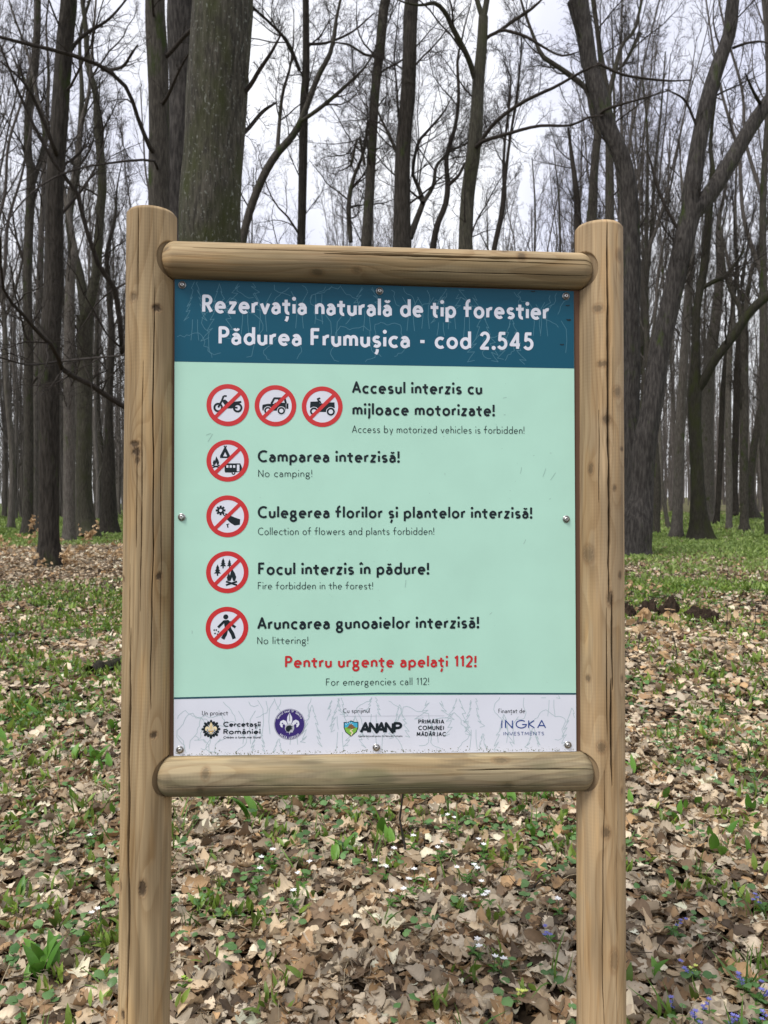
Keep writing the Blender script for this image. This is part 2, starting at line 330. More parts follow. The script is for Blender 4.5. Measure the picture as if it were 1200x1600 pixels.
HEROES = [
 ('bare_tree', 'slender grey tree at the left edge leaning beside the darker trunk', 32, [(42,836,17),(43,700,14),(45,530,13),(43,433,13),(45,333,13),(50,273,13),(43,233,12),(47,150,12),(55,100,11),(58,0,10)], 'grey',
   [([(48,300,8),(70,215,7),(52,150,5),(30,110,4)],34,2)], [], dict(k1=16, l1=4, t0=.22)),
 ('dark_tree', 'dark straight trunk standing forward of its neighbours on the left, tan saplings at its foot', 17.3, [(75,887,31),(75,822,30),(76,692,30),(78,562,30),(83,433,28),(88,300,26),(93,200,25),(100,83,25),(110,0,24)], 'dark',
   [], [([(84,230,9),(60,170,7),(38,130,5),(0,95,4)],15.5),([(100,100,8),(125,60,7),(170,30,5),(205,-10,4)],18),([(84,350,7),(125,300,6),(150,260,4),(170,200,3)],19)], dict(k1=14, l1=3.5, t0=.4, top=7)),
 ('forked_tree', 'greenish tree with dark burls splitting into two limbs, left of the sign', 30, [(132,835,34),(132,790,24),(132,725,24),(133,627,23),(132,530,23),(133,494,25)], 'green',
   [([(133,494,16),(125,432,14),(113,383,12),(108,333,12),(118,280,11),(123,233,9),(128,150,7),(125,60,5),(140,0,4)],31,4),([(134,500,17),(150,432,14),(152,400,14),(157,333,13),(160,283,13),(153,200,12),(150,150,10),(138,100,9),(133,33,7)],29,4)], [], dict(top=0, k1=9, l1=3.5, t0=.5)),
 ('slim_tree', 'slim grey tree just left of the two thick trunks, with long drooping dark branches', 15, [(251,380,31),(248,300,31),(248,200,30),(247,100,31),(244,0,29)], 'grey',
   [], [([(233,228,9),(212,175,8),(200,140,8),(165,108,8),(125,90,8),(90,80,8),(40,68,7),(0,58,6),(-60,40,4)],12.5),([(160,110,6),(190,105,6),(205,85,5),(215,70,4)],13.5),
    ([(268,80,8),(285,60,8),(303,42,7),(320,20,5)],14.5),([(262,150,7),(280,110,5),(298,78,4)],14),
    ([(250,330,9),(195,546,10),(186,481,11),(172,430,11),(146,400,9),(120,300,8),(85,255,7),(40,170,6),(0,70,5)],12.0),
    ([(245,650,11),(195,636,11),(140,600,11),(100,580,10),(85,545,9),(60,520,8),(35,490,7),(6,455,6),(0,370,5)],9.0),([(235,250,5),(150,258,4),(90,275,4),(40,310,3),(2,360,3)],11.0),
    ([(90,565,4),(45,570,4),(0,558,3)],9.3),([(92,565,5),(140,560,5),(195,555,4)],9.6)], dict(k1=10, l1=3, t0=.55, top=8)),
 ('rough_tree', 'dark rough-barked trunk half hidden behind the big lichen-spotted trunk', 18, [(275,330,38),(278,233,36),(283,133,38),(284,0,42)], 'oak', [], [], dict(k1=10, l1=4, t0=.5, top=9)),
 ('big_tree', 'thickest trunk, mossy and spotted with white lichen, rising behind the top of the left post', 10, [(328,377,93),(330,333,92),(335,233,90),(342,133,88),(350,0,90)], 'lichen', [],
   [([(386,140,9),(405,110,8),(425,80,6),(440,52,4)],9.5),([(384,205,8),(410,175,7),(432,160,5)],10.5)], dict(k1=7, l1=4, t0=.62, top=8, flare=.4)),
 ('curved_tree', 'thin curved tree bending right from behind the big lichen-spotted trunk', 24, [(376,420,14),(379,377,13),(393,320,12),(413,273,12),(433,240,12),(453,217,11),(468,193,10),(483,157,9),(497,120,8),(517,80,7),(525,30,5)], 'grey',
   [([(433,240,7),(436,200,6),(441,150,5),(452,110,4)],25,2),([(470,190,6),(505,165,6),(545,130,5),(570,105,3)],23,2)], [], dict(k1=9, l1=2.6, t0=.3, top=3)),
 ('straight_tree', 'thin straight trunk above the left part of the top rail, between curved limbs', 25, [(471,377,13),(473,267,13),(475,167,13),(478,100,11),(478,0,10)], 'dark',
   [([(468,110,6),(450,67,5),(423,37,4),(397,13,4)],24,2)], [([(478,70,6),(510,67,5),(550,50,4),(585,20,3)],25)], dict(k1=14, l1=3.4, t0=.35)),
 ('straight_tree', 'medium trunk above the middle of the top rail, left of a stouter one', 24, [(573,377,17),(578,283,15),(583,200,14),(587,133,14),(595,67,15),(602,0,15)], 'grey',
   [([(570,258,5),(560,215,4),(548,260,5)],24,0),([(548,378,7),(545,320,7),(552,280,6),(567,240,5),(575,190,4)],24.5,0)], [([(592,90,6),(570,85,5),(545,70,4),(520,66,3)],23)], dict(k1=12, l1=3.4, t0=.4)),
 ('straight_tree', 'stout straight trunk with a mossy patch above the centre screw of the board', 20, [(628,380,29),(628,333,26),(630,233,24),(637,150,23),(640,83,22),(643,0,21)], 'dark',
   [([(640,372,11),(656,330,9),(661,317,9),(653,290,6),(645,270,5),(653,225,5),(668,205,4),(690,180,3)],20.5,1),([(661,317,7),(677,290,6),(681,262,5),(692,247,4),(705,235,4),(722,228,3)],21,1),([(627,255,6),(612,220,5),(600,195,4)],20,1)], [], dict(k1=11, l1=3.6, t0=.4, top=8)),
 ('crooked_tree', 'thin crooked double stem between the stout trunk and the smooth forked trunk', 24, [(677,384,10),(684,350,9),(696,320,9),(700,288,9),(697,253,7),(701,232,7),(712,195,6),(717,147,5),(715,93,4),(722,60,3)], 'twig',
   [([(700,290,6),(716,275,5),(725,258,4),(738,240,3)],24,1)], [], dict(k1=10, l1=2.4, t0=.3, top=2)),
 ('smooth_tree', 'smooth greenish trunk forking at the top, with two long dark branches reaching right', 17, [(727,395,22),(727,381,22),(731,307,22),(739,240,21),(744,187,20),(747,133,18),(752,80,16),(755,27,15)], 'green',
   [([(755,30,9),(748,10,8),(742,-10,7)],17,4),([(755,30,9),(760,5,9),(762,-15,8)],17,4),([(742,122,9),(735,100,8),(728,83,8),(716,60,8),(707,43,8),(696,20,7),(680,5,6),(660,8,4)],16,1)],
   [([(750,223,8),(773,192,8),(808,165,7),(840,148,7),(867,136,6),(915,109,5),(940,100,3)],15.5),([(750,223,8),(787,211,7),(840,197,6),(891,196,5),(920,183,4),(945,180,3)],15),
    ([(758,64,8),(763,57,7),(781,48,7),(803,32,7),(829,15,6),(850,-4,5)],17),([(781,48,6),(792,48,6),(821,57,6),(845,71,5),(868,84,4),(883,87,4),(907,80,3)],16.5)], dict(k1=5, l1=2.6, t0=.5, top=0)),
 ('slim_tree', 'dark slim stem splitting into upright whips above the right half of the top rail', 24, [(771,395,8),(776,370,8),(784,333,8),(788,293,8)], 'twig',
   [([(788,293,6),(792,255,5),(798,210,4),(806,160,4),(812,110,3),(815,60,2)],24,1),([(788,293,6),(787,260,5),(789,220,4),(794,180,4),(798,130,3)],24.5,1)], [], dict(k1=10, l1=2.4, t0=.1, top=0, ang=26)),
 ('round_tree', 'bushy round-crowned bare tree fading out left of the right post', 42, [(902,420,14),(903,360,12),(900,300,9),(893,240,6),(888,200,4)], 'twig', [], [], dict(k1=34, l1=4.4, t0=.05, dense=1.5, ang=52, up=.25, top=0)),
 ('leaning_tree', 'dark bent trunk rising behind the right post and curving left at the top', 22, [(986,856,34),(986,760,27),(986,662,27),(988,588,26),(986,475,26),(987,433,26),(987,367,26),(982,300,26),(972,250,26),(950,200,25),(937,150,25),(922,100,24),(912,43,26),(903,0,32)], 'oak',
   [([(903,5,18),(892,-12,15)],22,4),([(905,5,20),(918,-20,16)],22,4)], [([(940,175,7),(965,165,5),(1000,155,4),(1050,140,3)],21),([(930,98,6),(975,117,5),(1040,126,4),(1080,125,3)],21.5)], dict(k1=6, l1=3, t0=.55, top=0)),
 ('double_tree', 'forked trunk behind the bent one, two thin limbs crossing at the top right', 27, [(950,870,22),(950,600,20),(951,330,14),(951,200,11),(950,150,11)], 'grey',
   [([(950,150,8),(943,110,8),(935,60,7),(928,0,6)],27,4),([(951,150,8),(963,100,7),(972,70,6),(990,50,5),(996,30,5),(1003,0,4)],27,4),([(958,115,5),(978,95,5),(1000,52,5)],28,0)], [], dict(k1=8, l1=3, t0=.4, top=0)),
 ('wavy_tree', 'wavy trunk behind the right post whose thin limb sweeps up to the left', 28, [(924,420,16),(925,337,15),(928,267,13),(935,200,12),(938,150,9),(937,90,7),(925,0,6)], 'grey',
   [([(932,205,8),(923,165,8),(917,140,8),(890,117,8),(862,98,7),(847,87,7),(835,60,5),(820,20,4)],28,2)], [], dict(k1=8, l1=3, t0=.5)),
 ('leaning_tree', 'big leaning ridged trunk forking into two thick limbs, right of the sign', 21, [(990,860,50),(994,820,45),(1001,775,41),(1006,700,36),(1020,625,32),(1031,550,31),(1048,475,30),(1063,400,30),(1075,350,31),(1084,322,31)], 'oak',
   [([(1078,335,26),(1080,300,27),(1093,217,25),(1107,150,24),(1123,100,22),(1140,50,20),(1145,0,19)],21,6),([(1082,335,24),(1100,315,26),(1123,283,25),(1153,233,24),(1177,193,23),(1200,160,22),(1240,105,20)],21,5)],
   [([(1062,362,7),(1046,335,6),(1030,300,6),(1020,265,5),(1010,230,3)],21),([(1095,215,5),(1075,165,5),(1062,150,4),(1040,140,3)],20.5),([(1145,75,6),(1165,68,5),(1190,65,4),(1215,72,3)],20),([(1190,165,7),(1178,145,6),(1165,115,4)],20)], dict(k1=7, l1=3, t0=.7, top=0, flare=.25)),
 ('mossy_tree', 'dark mossy tree with one long mossy limb rising to the right edge', 30, [(1094,829,30),(1090,790,24),(1089,737,20),(1086,662,19),(1086,606,20),(1086,560,14),(1086,512,13),(1091,467,12),(1100,422,12),(1104,383,12),(1108,333,11),(1112,270,8)], 'moss',
   [([(1090,610,13),(1099,596,14),(1110,575,14),(1121,557,14),(1147,524,14),(1170,490,14),(1200,462,14),(1245,432,12)],29,4),([(1097,450,7),(1115,440,7),(1135,430,6),(1150,410,5)],30,1)], [], dict(k1=10, l1=3, t0=.4, top=4)),
 ('pale_tree', 'pale lichen-flecked trunk just left of the dark mossy tree', 31, [(1056,834,17),(1060,760,15),(1063,662,14),(1068,560,13),(1074,470,12),(1080,400,9)], 'pale', [], [], dict(k1=12, l1=3, t0=.45, top=5)),
 ('pale_tree', 'wide grey trunk far behind and right of the dark mossy tree', 45, [(1104,806,23),(1105,740,20),(1106,625,19),(1110,560,18),(1120,480,15),(1125,420,12)], 'pale', [], [], dict(k1=14, l1=4, t0=.4, top=6)),
 ('grey_tree', 'grey straight trunk nearest the right edge on the green floor, forked above', 38, [(1163,826,13),(1163,760,12),(1162,662,12),(1164,560,12),(1164,520,12)], 'grey',
   [([(1164,525,7),(1155,480,7),(1140,450,6),(1132,420,5),(1128,370,4)],38,2),([(1164,525,8),(1166,480,7),(1172,435,6),(1185,390,5),(1200,340,4)],38,2)], [], dict(k1=9, l1=3, t0=.5, top=0)),
 ('grey_tree', 'thin grey trunk left of the forked one at the right edge', 40, [(1139,822,9),(1140,760,9),(1138,660,9),(1140,560,8),(1145,480,7)], 'pale', [], [], dict(k1=12, l1=3, t0=.4)),
 ('grey_tree', 'dark thin trunk standing between two pale ones near the right edge', 55, [(1147,806,11),(1148,740,10),(1149,662,10),(1153,560,9),(1160,480,8)], 'dark', [], [], dict(k1=12, l1=4, t0=.35)),
 ('leaning_tree', 'thin trunk at the right edge with swept foot leaning right', 50, [(1180,812,16),(1172,775,12),(1176,720,11),(1184,660,10),(1196,615,10),(1215,560,9)], 'grey', [], [], dict(k1=10, l1=4, t0=.4)),
 ('thin_tree', 'slender dark trunk right of the pale lichen-flecked one, on the green', 44, [(1120,818,8),(1124,740,8),(1127,660,8),(1131,580,8),(1142,500,7),(1150,420,5)], 'dark', [], [], dict(k1=12, l1=3.4, t0=.35)),
 ('dark_tree', 'dark trunk beside the left post, right of the greenish forked tree', 34, [(169,836,25),(169,757,22),(170,690,15),(172,627,10),(176,540,9),(170,450,8)], 'dark', [], [], dict(k1=14, l1=3.5, t0=.3)),
 ('thin_tree', 'thin reddish trunk seen between the dark trunk and the greenish forked tree', 42, [(106,812,6),(105,720,6),(104,640,6),(112,600,5),(107,560,5),(100,480,5)], 'far', [], [], dict(k1=10, l1=2.6, t0=.5)),
 ('slim_tree', 'slim trunk in the gap between the left-edge tree and the dark straight trunk', 36, [(55,832,9),(55,700,9),(57,560,8),(60,430,8),(66,300,6),(75,150,5)], 'far', [], [], dict(k1=14, l1=3.4, t0=.35)),
 ('curved_tree', 'forked grey tree whose pale limbs curve up behind the dark straight trunk', 28, [(108,860,18),(108,560,16),(112,430,14),(118,390,13)], 'pale',
   [([(118,390,8),(110,350,8),(108,310,8),(115,280,8),(122,240,8),(128,190,7),(138,150,5),(142,100,4),(150,0,3)],28,3),([(118,392,7),(100,300,7),(80,215,6),(60,160,5),(45,90,4),(20,20,3)],29,3)], [], dict(k1=9, l1=2.8, t0=.4, top=0)),
]
for i, (nm, lb, d, tr, mt, lim, br, kw) in enumerate(HEROES):
    hero(nm, lb, d, tr, mt, lim, br, seed=100 + i, **kw)
# a wood of smaller bare trees behind, copied from six models
def proto(seed, h, r, k1, l1, t0, ang, up, mat, simple=False):
    rng = np.random.default_rng(seed)
    n = 9; z = np.linspace(-.1, h, n); xy = np.cumsum(rng.normal(size=(n, 2)) * .16, 0) * (z[:, None] > 1); xy[0] = 0
    rr = r * (1 - z / h * .85); p = np.column_stack([xy, z, np.maximum(rr, .02)])
    V, Q, tr = trunk_tube(p, 10, rng, .5, .05, 0)
    cr_ = []
    A = crown(tr[None, :, :3], tr[None, :, 3], rng, k1, t0, l1, ang, up, 1.0, rmin=.007, k4=0 if simple else 3)
    fk = np.array([tr[int(len(tr) * q)] for q in np.linspace(.38, .6, 3)])
    for q in fk:                                # two or three rising limbs
        a = rng.random() * 6.28; o_ = np.array([math.cos(a), math.sin(a), 0]); L_ = h * .45
        lp = np.array([[*(q[:3] + o_ * L_ * .32 * s_ ** .8 + np.array([0, 0, L_ * s_])), q[3] * (.6 - .45 * s_)] for s_ in np.linspace(0, 1, 6)])
        lp[1:, :3] += rng.normal(size=(5, 3)) * .1
        v, q_, lt = trunk_tube(lp, 7, rng, 0, .03); A.append((v, q_)); A += crown(lt[None, :, :3], lt[None, :, 3], rng, 7, .2, l1 * .7, ang, up, .8, rmin=.008, k4=0 if simple else 2)
    v2, q2, _ = merge([(v, q, None) for v, q in A])
    return V, Q, v2, q2, mat
PROT = [proto(1, 19, .17, 16, 5, .3, 34, .5, 'far'), proto(2, 22, .24, 16, 5, .35, 46, .4, 'grey'), proto(3, 17, .12, 16, 4.2, .25, 32, .5, 'pale'),
        proto(4, 20, .18, 16, 5, .28, 38, .45, 'far'), proto(5, 15, .08, 16, 3.8, .2, 30, .5, 'far'), proto(6, 21, .26, 16, 5, .32, 46, .4, 'grey')]
PM = []
for V, Q, v2, q2, mt in PROT:
    a = mesh_np('trunk', V, Q); a.materials.append(MB[mt]); b = mesh_np('crown', v2, q2); b.materials.append(MB['fartwig']); PM.append((a, b))
WORD = ['mid-grey', 'stout grey', 'pale slim', 'plain upright', 'very thin', 'broad grey']
def wood():
    rng = np.random.default_rng(77); done = []; n = 0
    hx = [(float(at(h[3][0][0], 782, h[2])[0]), h[2]) for h in HEROES]
    for _ in range(4000):
        if n >= 115: break
        d = 25 + 60 * rng.random() ** .8; a = math.radians(-36 + 72 * rng.random())
        x, y = d * math.sin(a), d * math.cos(a); px = CX + FPX * x / y
        if min([math.hypot(x - u, y - v) for u, v in done + hx]) < 2.3: continue
        if abs(px - 820) < 75 and y < 60 : continue            # the lighter gap in the crowns
        if px < 235 and rng.random() < .3: continue
        if px > 970 and (y < 34 or rng.random() < .3): continue
        if 235 < px < 950 and (y < 50 or rng.random() < .45): continue
        done.append((x, y)); k = int(rng.integers(0, 6)); n += 1
        side = 'left of the sign' if px < 235 else ('behind the board' if px < 937 else 'right of the sign')
        dist = 'in the middle distance' if y < 48 else 'far back'
        lb = f'{WORD[k]} bare trunk {dist} in the wood {side}'
        root = empty('bare_tree', (x, y, float(ground_z(x, y))), lb, 'tree', lb.replace('trunk', 'trunks'))
        s = .8 + .5 * rng.random(); root.scale = (s * .85, s * .85, s * (1.05 + .3 * rng.random())); root.rotation_euler = (rng.normal() * .035, rng.normal() * .035, rng.random() * 6.28)
        for nm, me in zip(('trunk', 'crown'), PM[k]):
            o = bpy.data.objects.new(nm, me); COL.objects.link(o); o.parent = root
    parts = []
    for _ in range(2700):
        a = math.radians(-47 + 94 * rng.random()); d = (62 if a < .12 else 82) + 140 * rng.random() ** .9; x, y = d * math.sin(a), d * math.cos(a)
        k = int(rng.integers(0, 5)); h = 19 + 9 * rng.random(); z = float(ground_z(x, y)); r = .06 + .12 * rng.random()
        m_ = 8; zz = np.linspace(0, h, m_); p = np.stack([x + np.cumsum(rng.normal(size=m_) * .15), y + zz * 0, z + zz], 1)
        rd = r * (1 - .85 * zz / h)
        parts.append((*tubes(p[None], rd[None], 6), None))
        A, ra = grow(p[None], rd[None], 16, .12, 1, 38, 5, .45, 4, .35, .2, rng, .018); parts.append((*tubes(A, ra, 3), None))
        B, rb = grow(A, ra, 5, .2, 1, 42, -.55, .6, 3, .2, .22, rng, .013); parts.append((*tubes(B, rb, 3), None))
    V, Q, _ = merge(parts)
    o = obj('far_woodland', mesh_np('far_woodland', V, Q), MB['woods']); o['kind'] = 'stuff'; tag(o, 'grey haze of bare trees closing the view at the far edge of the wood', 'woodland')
wood()
# ------------------------------------------------------------------ the sign: local x right, y away from the viewer, z up; y = 0 is the panel's face
SR = np.array([[0.99761694, -0.0689492, 0.00253812], [0.06883662, 0.99713841, 0.03124914], [-0.00468546, -0.03099995, 0.9995084]])
SC_C = np.array([-0.01461102, 1.92945361, 1.45584192]); ZB = 1.46
SIGN0 = SC_C - SR @ np.array([0, 0, ZB])
sign = empty('information_sign', SIGN0, 'wooden forest reserve notice board on two round posts with teal header and mint panel', 'sign')
sign.rotation_euler = Matrix(SR.tolist()).to_euler()
def lp(px, py, y=0.0):                        # photo pixel -> (x, z) on the sign's plane at local depth y
    r = SR.T @ ray(px, py); e = SR.T @ (EYE - SIGN0)
    t = (y - e[1]) / r[1]; q = e + r * t
    return np.array([q[0], q[2]])
MMPX = np.linalg.norm(lp(700, 800) - lp(500, 800)) / 200      # metres per photo pixel on the panel
AX = .022                                     # depth of the post axes behind the panel's face
# ---- timber
def log_mesh(name, a, b, r0, r1, seed, knots, cracks, tone, algae=0.0, na=150, step=.0024, vertical=True, chamfer=.008, round_end=0, notches=()):
    """round timber from a to b (x, z in the sign plane at depth AX or given y); angle 0 faces the viewer. knots: (angle deg, s, radius); cracks: (angle, s0, s1, width, wander)"""
    a, b = np.array(a, float), np.array(b, float); Ln = np.linalg.norm(b - a); t = (b - a) / Ln
    n = int(Ln / step); s = np.linspace(0, Ln, n); th = np.r_[np.linspace(-1.65, 1.65, 270), np.linspace(1.65, 2 * np.pi - 1.65, 44)[1:-1]]; na = len(th)
    S, T = np.meshgrid(s, th, indexing='ij'); R = r0 + (r1 - r0) * S / Ln
    X, Y = np.sin(T), -np.cos(T); sd_ = seed * 7.3
    R = R * (1 + .012 * (fbm(X * 1.2 + sd_, Y * 1.2, S * 3, 2) - .5))
    px_, py_ = .35 * r0 * np.sin(S * 1.1 + seed) + .012 * (fbm(S * 2.2 + sd_, 0, 0) - .5), .3 * r0 * np.cos(S * .8 + seed * 2) + .012 * (fbm(S * 2 + sd_, 5, 0) - .5)
    x, y = R * X, R * Y
    kb = np.zeros_like(S); kc = np.zeros_like(S); kr = np.zeros_like(S)
    for (ka, ks, kk) in knots:
        da = ((T - math.radians(ka) + np.pi) % (2 * np.pi) - np.pi) * r0; ds = (S - ks) * .8
        q = np.hypot(da * (1 + .35 * math.sin(ks * 91)), ds * (1 + .35 * math.cos(ks * 57))) / kk; st_ = .55 + .45 * abs(math.sin(ks * 133 + ka))
        kb += np.exp(-(np.hypot(da, ds * .35) / (kk * 2.4)) ** 2) * .006
        kc = np.maximum(kc, st_ * (1 - sstep(.55, 1.2, q + .5 * (vnoise(da * 420, ds * 420, ka) - .5)))); kr = np.maximum(kr, np.exp(-((q - 1.15) / .3) ** 2))
    rr = np.hypot(x - px_, y - py_) + .007 * (fbm(x * 22 + sd_, y * 22, S * 2.0, 3) - .5) + kb
    ph = (rr / .0052) % 1.0
    late = sstep(.45, .92, ph) * (1 - sstep(.94, 1.0, ph))
    lowf = fbm(X * 1.5 + sd_, Y * 1.5, S * 3, 3)
    fib = fbm(T * r0 * 420, S * 9 + sd_, 0, 2); fib2 = fbm(T * r0 * 130 + 9, S * 2.5 + sd_, 0, 2)
    base = mix(np.array(tone[0]), np.array(tone[1]), (.42 * late + .35 * sstep(.35, .7, lowf))[..., None].clip(0, 1))
    base = base * (1 + .34 * (fib - .5) + .22 * (fib2 - .5))[..., None]
    mill = .5 + .5 * np.sin(S * 2 * np.pi / .0088 + 2.5 * np.cos(T + seed) + 3 * (vnoise(S * 30, T * 3) - .5))
    mk = sstep(.40, .66, fbm(T * 1.1 + sd_, S * 4.0, 3, 2))
    base = base * (1 - .06 * mill * mk)[..., None]
    base = mix(base, np.array([.20, .105, .045]), (kr * .35)[..., None]); base = mix(base, np.array([.055, .034, .02]) * (.6 + .8 * fib[..., None]), (kc * (.9 if vertical and seed < 5 else .7))[..., None])
    disp = -.00022 * late - .003 * kc * (seed == 3)
    stain = fbm(S * 3.1 + sd_ + 40, X * 1.6, Y * 1.6 + S * .6, 4); base = base * (.80 + .40 * sstep(.3, .7, stain))[..., None]; warm = sstep(.52, .7, fbm(S * 5 + sd_, T * 2.2, 9, 3)); base = base * (1 + warm[..., None] * np.array([.05, -.01, -.10]))
    check = sstep(.70, .78, fbm(T * r0 * 220 + 3, S * 3.2 + sd_, 0, 2)); base = base * (1 - .16 * check[..., None]); disp = disp - .0003 * check
    for (ca, s0, s1, cw, wan) in cracks:
        path = math.radians(ca) * r0 + wan * (fbm(S * 5 + ca, 0, 0, 3) - .5) * 2
        da = (T * r0 - path + np.pi * r0) % (2 * np.pi * r0) - np.pi * r0
        ww = cw * (1.3 if cw > .0014 else .85) * np.sqrt(np.clip((S - s0) * (s1 - S), 0, None)) / (.5 * (s1 - s0)) * (.7 + .6 * vnoise(S * 40, ca))
        m = np.exp(-(da / np.maximum(ww, 1e-5)) ** 2) * (ww > 1e-4)
        disp = disp - .012 * m; base = mix(base, np.array([.045, .03, .018]), (m * .9)[..., None])
    if algae:
        up = np.clip(-np.sin(T) * 0 + (np.cos(T - np.pi / 2) if not vertical else 0), -1, 1)
        g = sstep(.42, .68, fbm(S * 6 + sd_, T * 1.3, 1, 3) + .16 * up) * algae
        base = mix(base, np.array([.115, .12, .055]), g[..., None] * .75)
        g2 = sstep(.52, .72, fbm(S * 11 + sd_ + 4, T * 3.3, 4, 3)); base = mix(base, np.array([.10, .08, .055]), g2[..., None] * .45 * algae)
    if chamfer:
        e = np.minimum(S, Ln - S); R = R - .006 * (1 - sstep(0, chamfer, e))
    R = R + disp
    for (sc_, rb_, sd2, tip) in notches:          # the socket cut for a rail end: gap round it, its shade also painted into the colour
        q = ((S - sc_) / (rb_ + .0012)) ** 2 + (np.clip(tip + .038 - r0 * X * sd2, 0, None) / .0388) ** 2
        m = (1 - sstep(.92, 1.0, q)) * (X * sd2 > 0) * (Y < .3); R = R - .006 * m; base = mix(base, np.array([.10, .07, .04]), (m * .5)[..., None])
    if round_end:
        e = np.minimum(S, Ln - S); R = R * np.sqrt(np.clip(1 - (1 - np.clip(e / round_end, 0, 1)) ** 2.2, .05, 1))
    u = np.array([t[1], -t[0]])                # across, in the sign plane (to the right when t points up)
    lx, ly = R * X, R * Y
    V = np.stack([a[0] + t[0] * S + u[0] * lx, ly, a[1] + t[1] * S + u[1] * lx], -1)
    i = np.arange(n - 1)[:, None] * na; j = np.arange(na)[None]; j2 = (j + 1) % na
    Q = np.stack([i + j, i + j2, i + na + j2, i + na + j], -1).reshape(-1, 4)
    V = V.reshape(-1, 3); C_ = base.reshape(-1, 3)
    for ring, ctr, rev in ((0, a, 1), (n - 1, b, 0)):   # end grain
        o = len(V); c3 = np.array([[ctr[0], 0, ctr[1]]]); rg = V[ring * na:(ring + 1) * na]
        V = np.vstack([V, rg * .5 + c3 * .5, c3]); C_ = np.vstack([C_, np.tile(tone[1], (na + 1, 1))])
        jj = np.arange(na); k2 = (jj + 1) % na
        q1 = np.stack([ring * na + jj, ring * na + k2, o + k2, o + jj], 1); q2 = np.stack([o + jj, o + k2, np.full(na, o + na), np.full(na, o + na)], 1)
        q2 = np.stack([o + jj[::2], o + k2[::2], o + (k2[::2] + 1) % na, np.full(len(jj[::2]), o + na)], 1)
        q = np.vstack([q1, q2]); Q = np.vstack([Q, q if not rev else q[:, ::-1]])
    return mesh_np(name, V, Q, C_.clip(.005, .9))
wood_m = attrmat('pressure_treated_pine', .72, .25, 0, (420, .12, .0005))
PINE = ((.40, .292, .16), (.26, .168, .078))
PINE2 = ((.42, .305, .175), (.29, .19, .095))
def post(rows, seed, knots, cracks, tone, top_px, notch=()):
    a = lp(rows[0][0], rows[0][1], AX); b = lp(rows[1][0], rows[1][1], AX)
    t = (a - b) / (a[1] - b[1]); top = b + t * (lp(rows[0][0], top_px, AX - .06)[1] - b[1]); foot = b + t * (-.35 - b[1])
    L_ = np.linalg.norm(top - foot)
    z2s = lambda py, x=rows[0][0]: (lp(x, py, AX - .06)[1] - foot[1]) / (top[1] - foot[1]) * L_
    kn = [(math.degrees(math.asin(np.clip((kx - (rows[0][0] + (rows[1][0] - rows[0][0]) * (ky - rows[0][1]) / (rows[1][1] - rows[0][1]))) / 38.5, -.97, .97))), z2s(ky), kr * MMPX * .97) for kx, ky, kr in knots]
    ck = [(math.degrees(math.asin(np.clip(cx_ / 38.5, -.97, .97))), z2s(y1), z2s(y0), cw, wn) for cx_, y0, y1, cw, wn in cracks]
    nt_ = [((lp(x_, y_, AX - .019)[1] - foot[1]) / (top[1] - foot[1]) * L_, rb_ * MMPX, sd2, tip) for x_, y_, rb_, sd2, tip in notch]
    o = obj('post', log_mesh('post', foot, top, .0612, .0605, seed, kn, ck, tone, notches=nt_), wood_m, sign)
    o.location = (0, AX, 0); return o
post(((237.5, 340), (225, 1600)), 3, [(216, 463, 6), (253, 480, 6.5), (220, 694, 6), (222, 706, 8), (224, 719, 5.5), (198, 907, 6), (255, 901, 6.5), (195, 1392, 6), (232, 1388, 7), (200, 1590, 5), (248, 1150, 4)],
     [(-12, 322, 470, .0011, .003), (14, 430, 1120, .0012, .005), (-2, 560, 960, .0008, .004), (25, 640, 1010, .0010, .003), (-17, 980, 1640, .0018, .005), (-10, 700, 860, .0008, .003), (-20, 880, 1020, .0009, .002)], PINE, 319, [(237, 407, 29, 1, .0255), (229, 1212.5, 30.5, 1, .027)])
post(((935.5, 345), (939.5, 1600)), 8, [(958, 396, 5), (922, 481, 6), (929, 568, 6), (954, 611, 6), (935, 655, 5), (912, 732, 5), (948, 762, 5), (909, 866, 8), (959, 899, 6), (940, 935, 7), (964, 700, 4), (927, 1168, 7), (963, 1062, 5), (909, 1062, 5), (962, 1240, 5), (934, 1301, 6), (964, 1330, 5), (947, 1502, 9)],
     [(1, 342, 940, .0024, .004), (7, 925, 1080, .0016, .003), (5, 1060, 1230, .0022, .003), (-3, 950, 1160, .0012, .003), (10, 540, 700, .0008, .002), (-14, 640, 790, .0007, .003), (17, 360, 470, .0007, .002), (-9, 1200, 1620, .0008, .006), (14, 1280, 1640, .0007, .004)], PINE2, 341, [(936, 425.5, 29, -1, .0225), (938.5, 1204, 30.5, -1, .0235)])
def beam(pl, pr, half, seed, knots, cracks, tone, algae, yb):
    a, b = lp(*pl, AX + yb), lp(*pr, AX + yb)
    L_ = np.linalg.norm(b - a); r = half * MMPX * (1 + (AX + yb) / 1.93)
    f = lambda kx: (kx - pl[0]) / (pr[0] - pl[0]) * L_
    kn = [(-math.degrees(math.asin(np.clip((ky - (pl[1] + (pr[1] - pl[1]) * (kx - pl[0]) / (pr[0] - pl[0]))) / -half, -.97, .97))), f(kx), kr * MMPX) for kx, ky, kr in knots]
    ck = [(-math.degrees(math.asin(np.clip(cy_ / half, -.97, .97))), f(x0), f(x1), cw, wn) for cy_, x0, x1, cw, wn in cracks]
    o = obj('crossbeam', log_mesh('crossbeam', a, b, r, r, seed, kn, ck, tone, algae, vertical=False, round_end=.038), wood_m, sign); o.location = (0, AX + yb, 0)
WEA = ((.40, .30, .17), (.27, .175, .085)); WEB = ((.37, .30, .18), (.24, .17, .09))
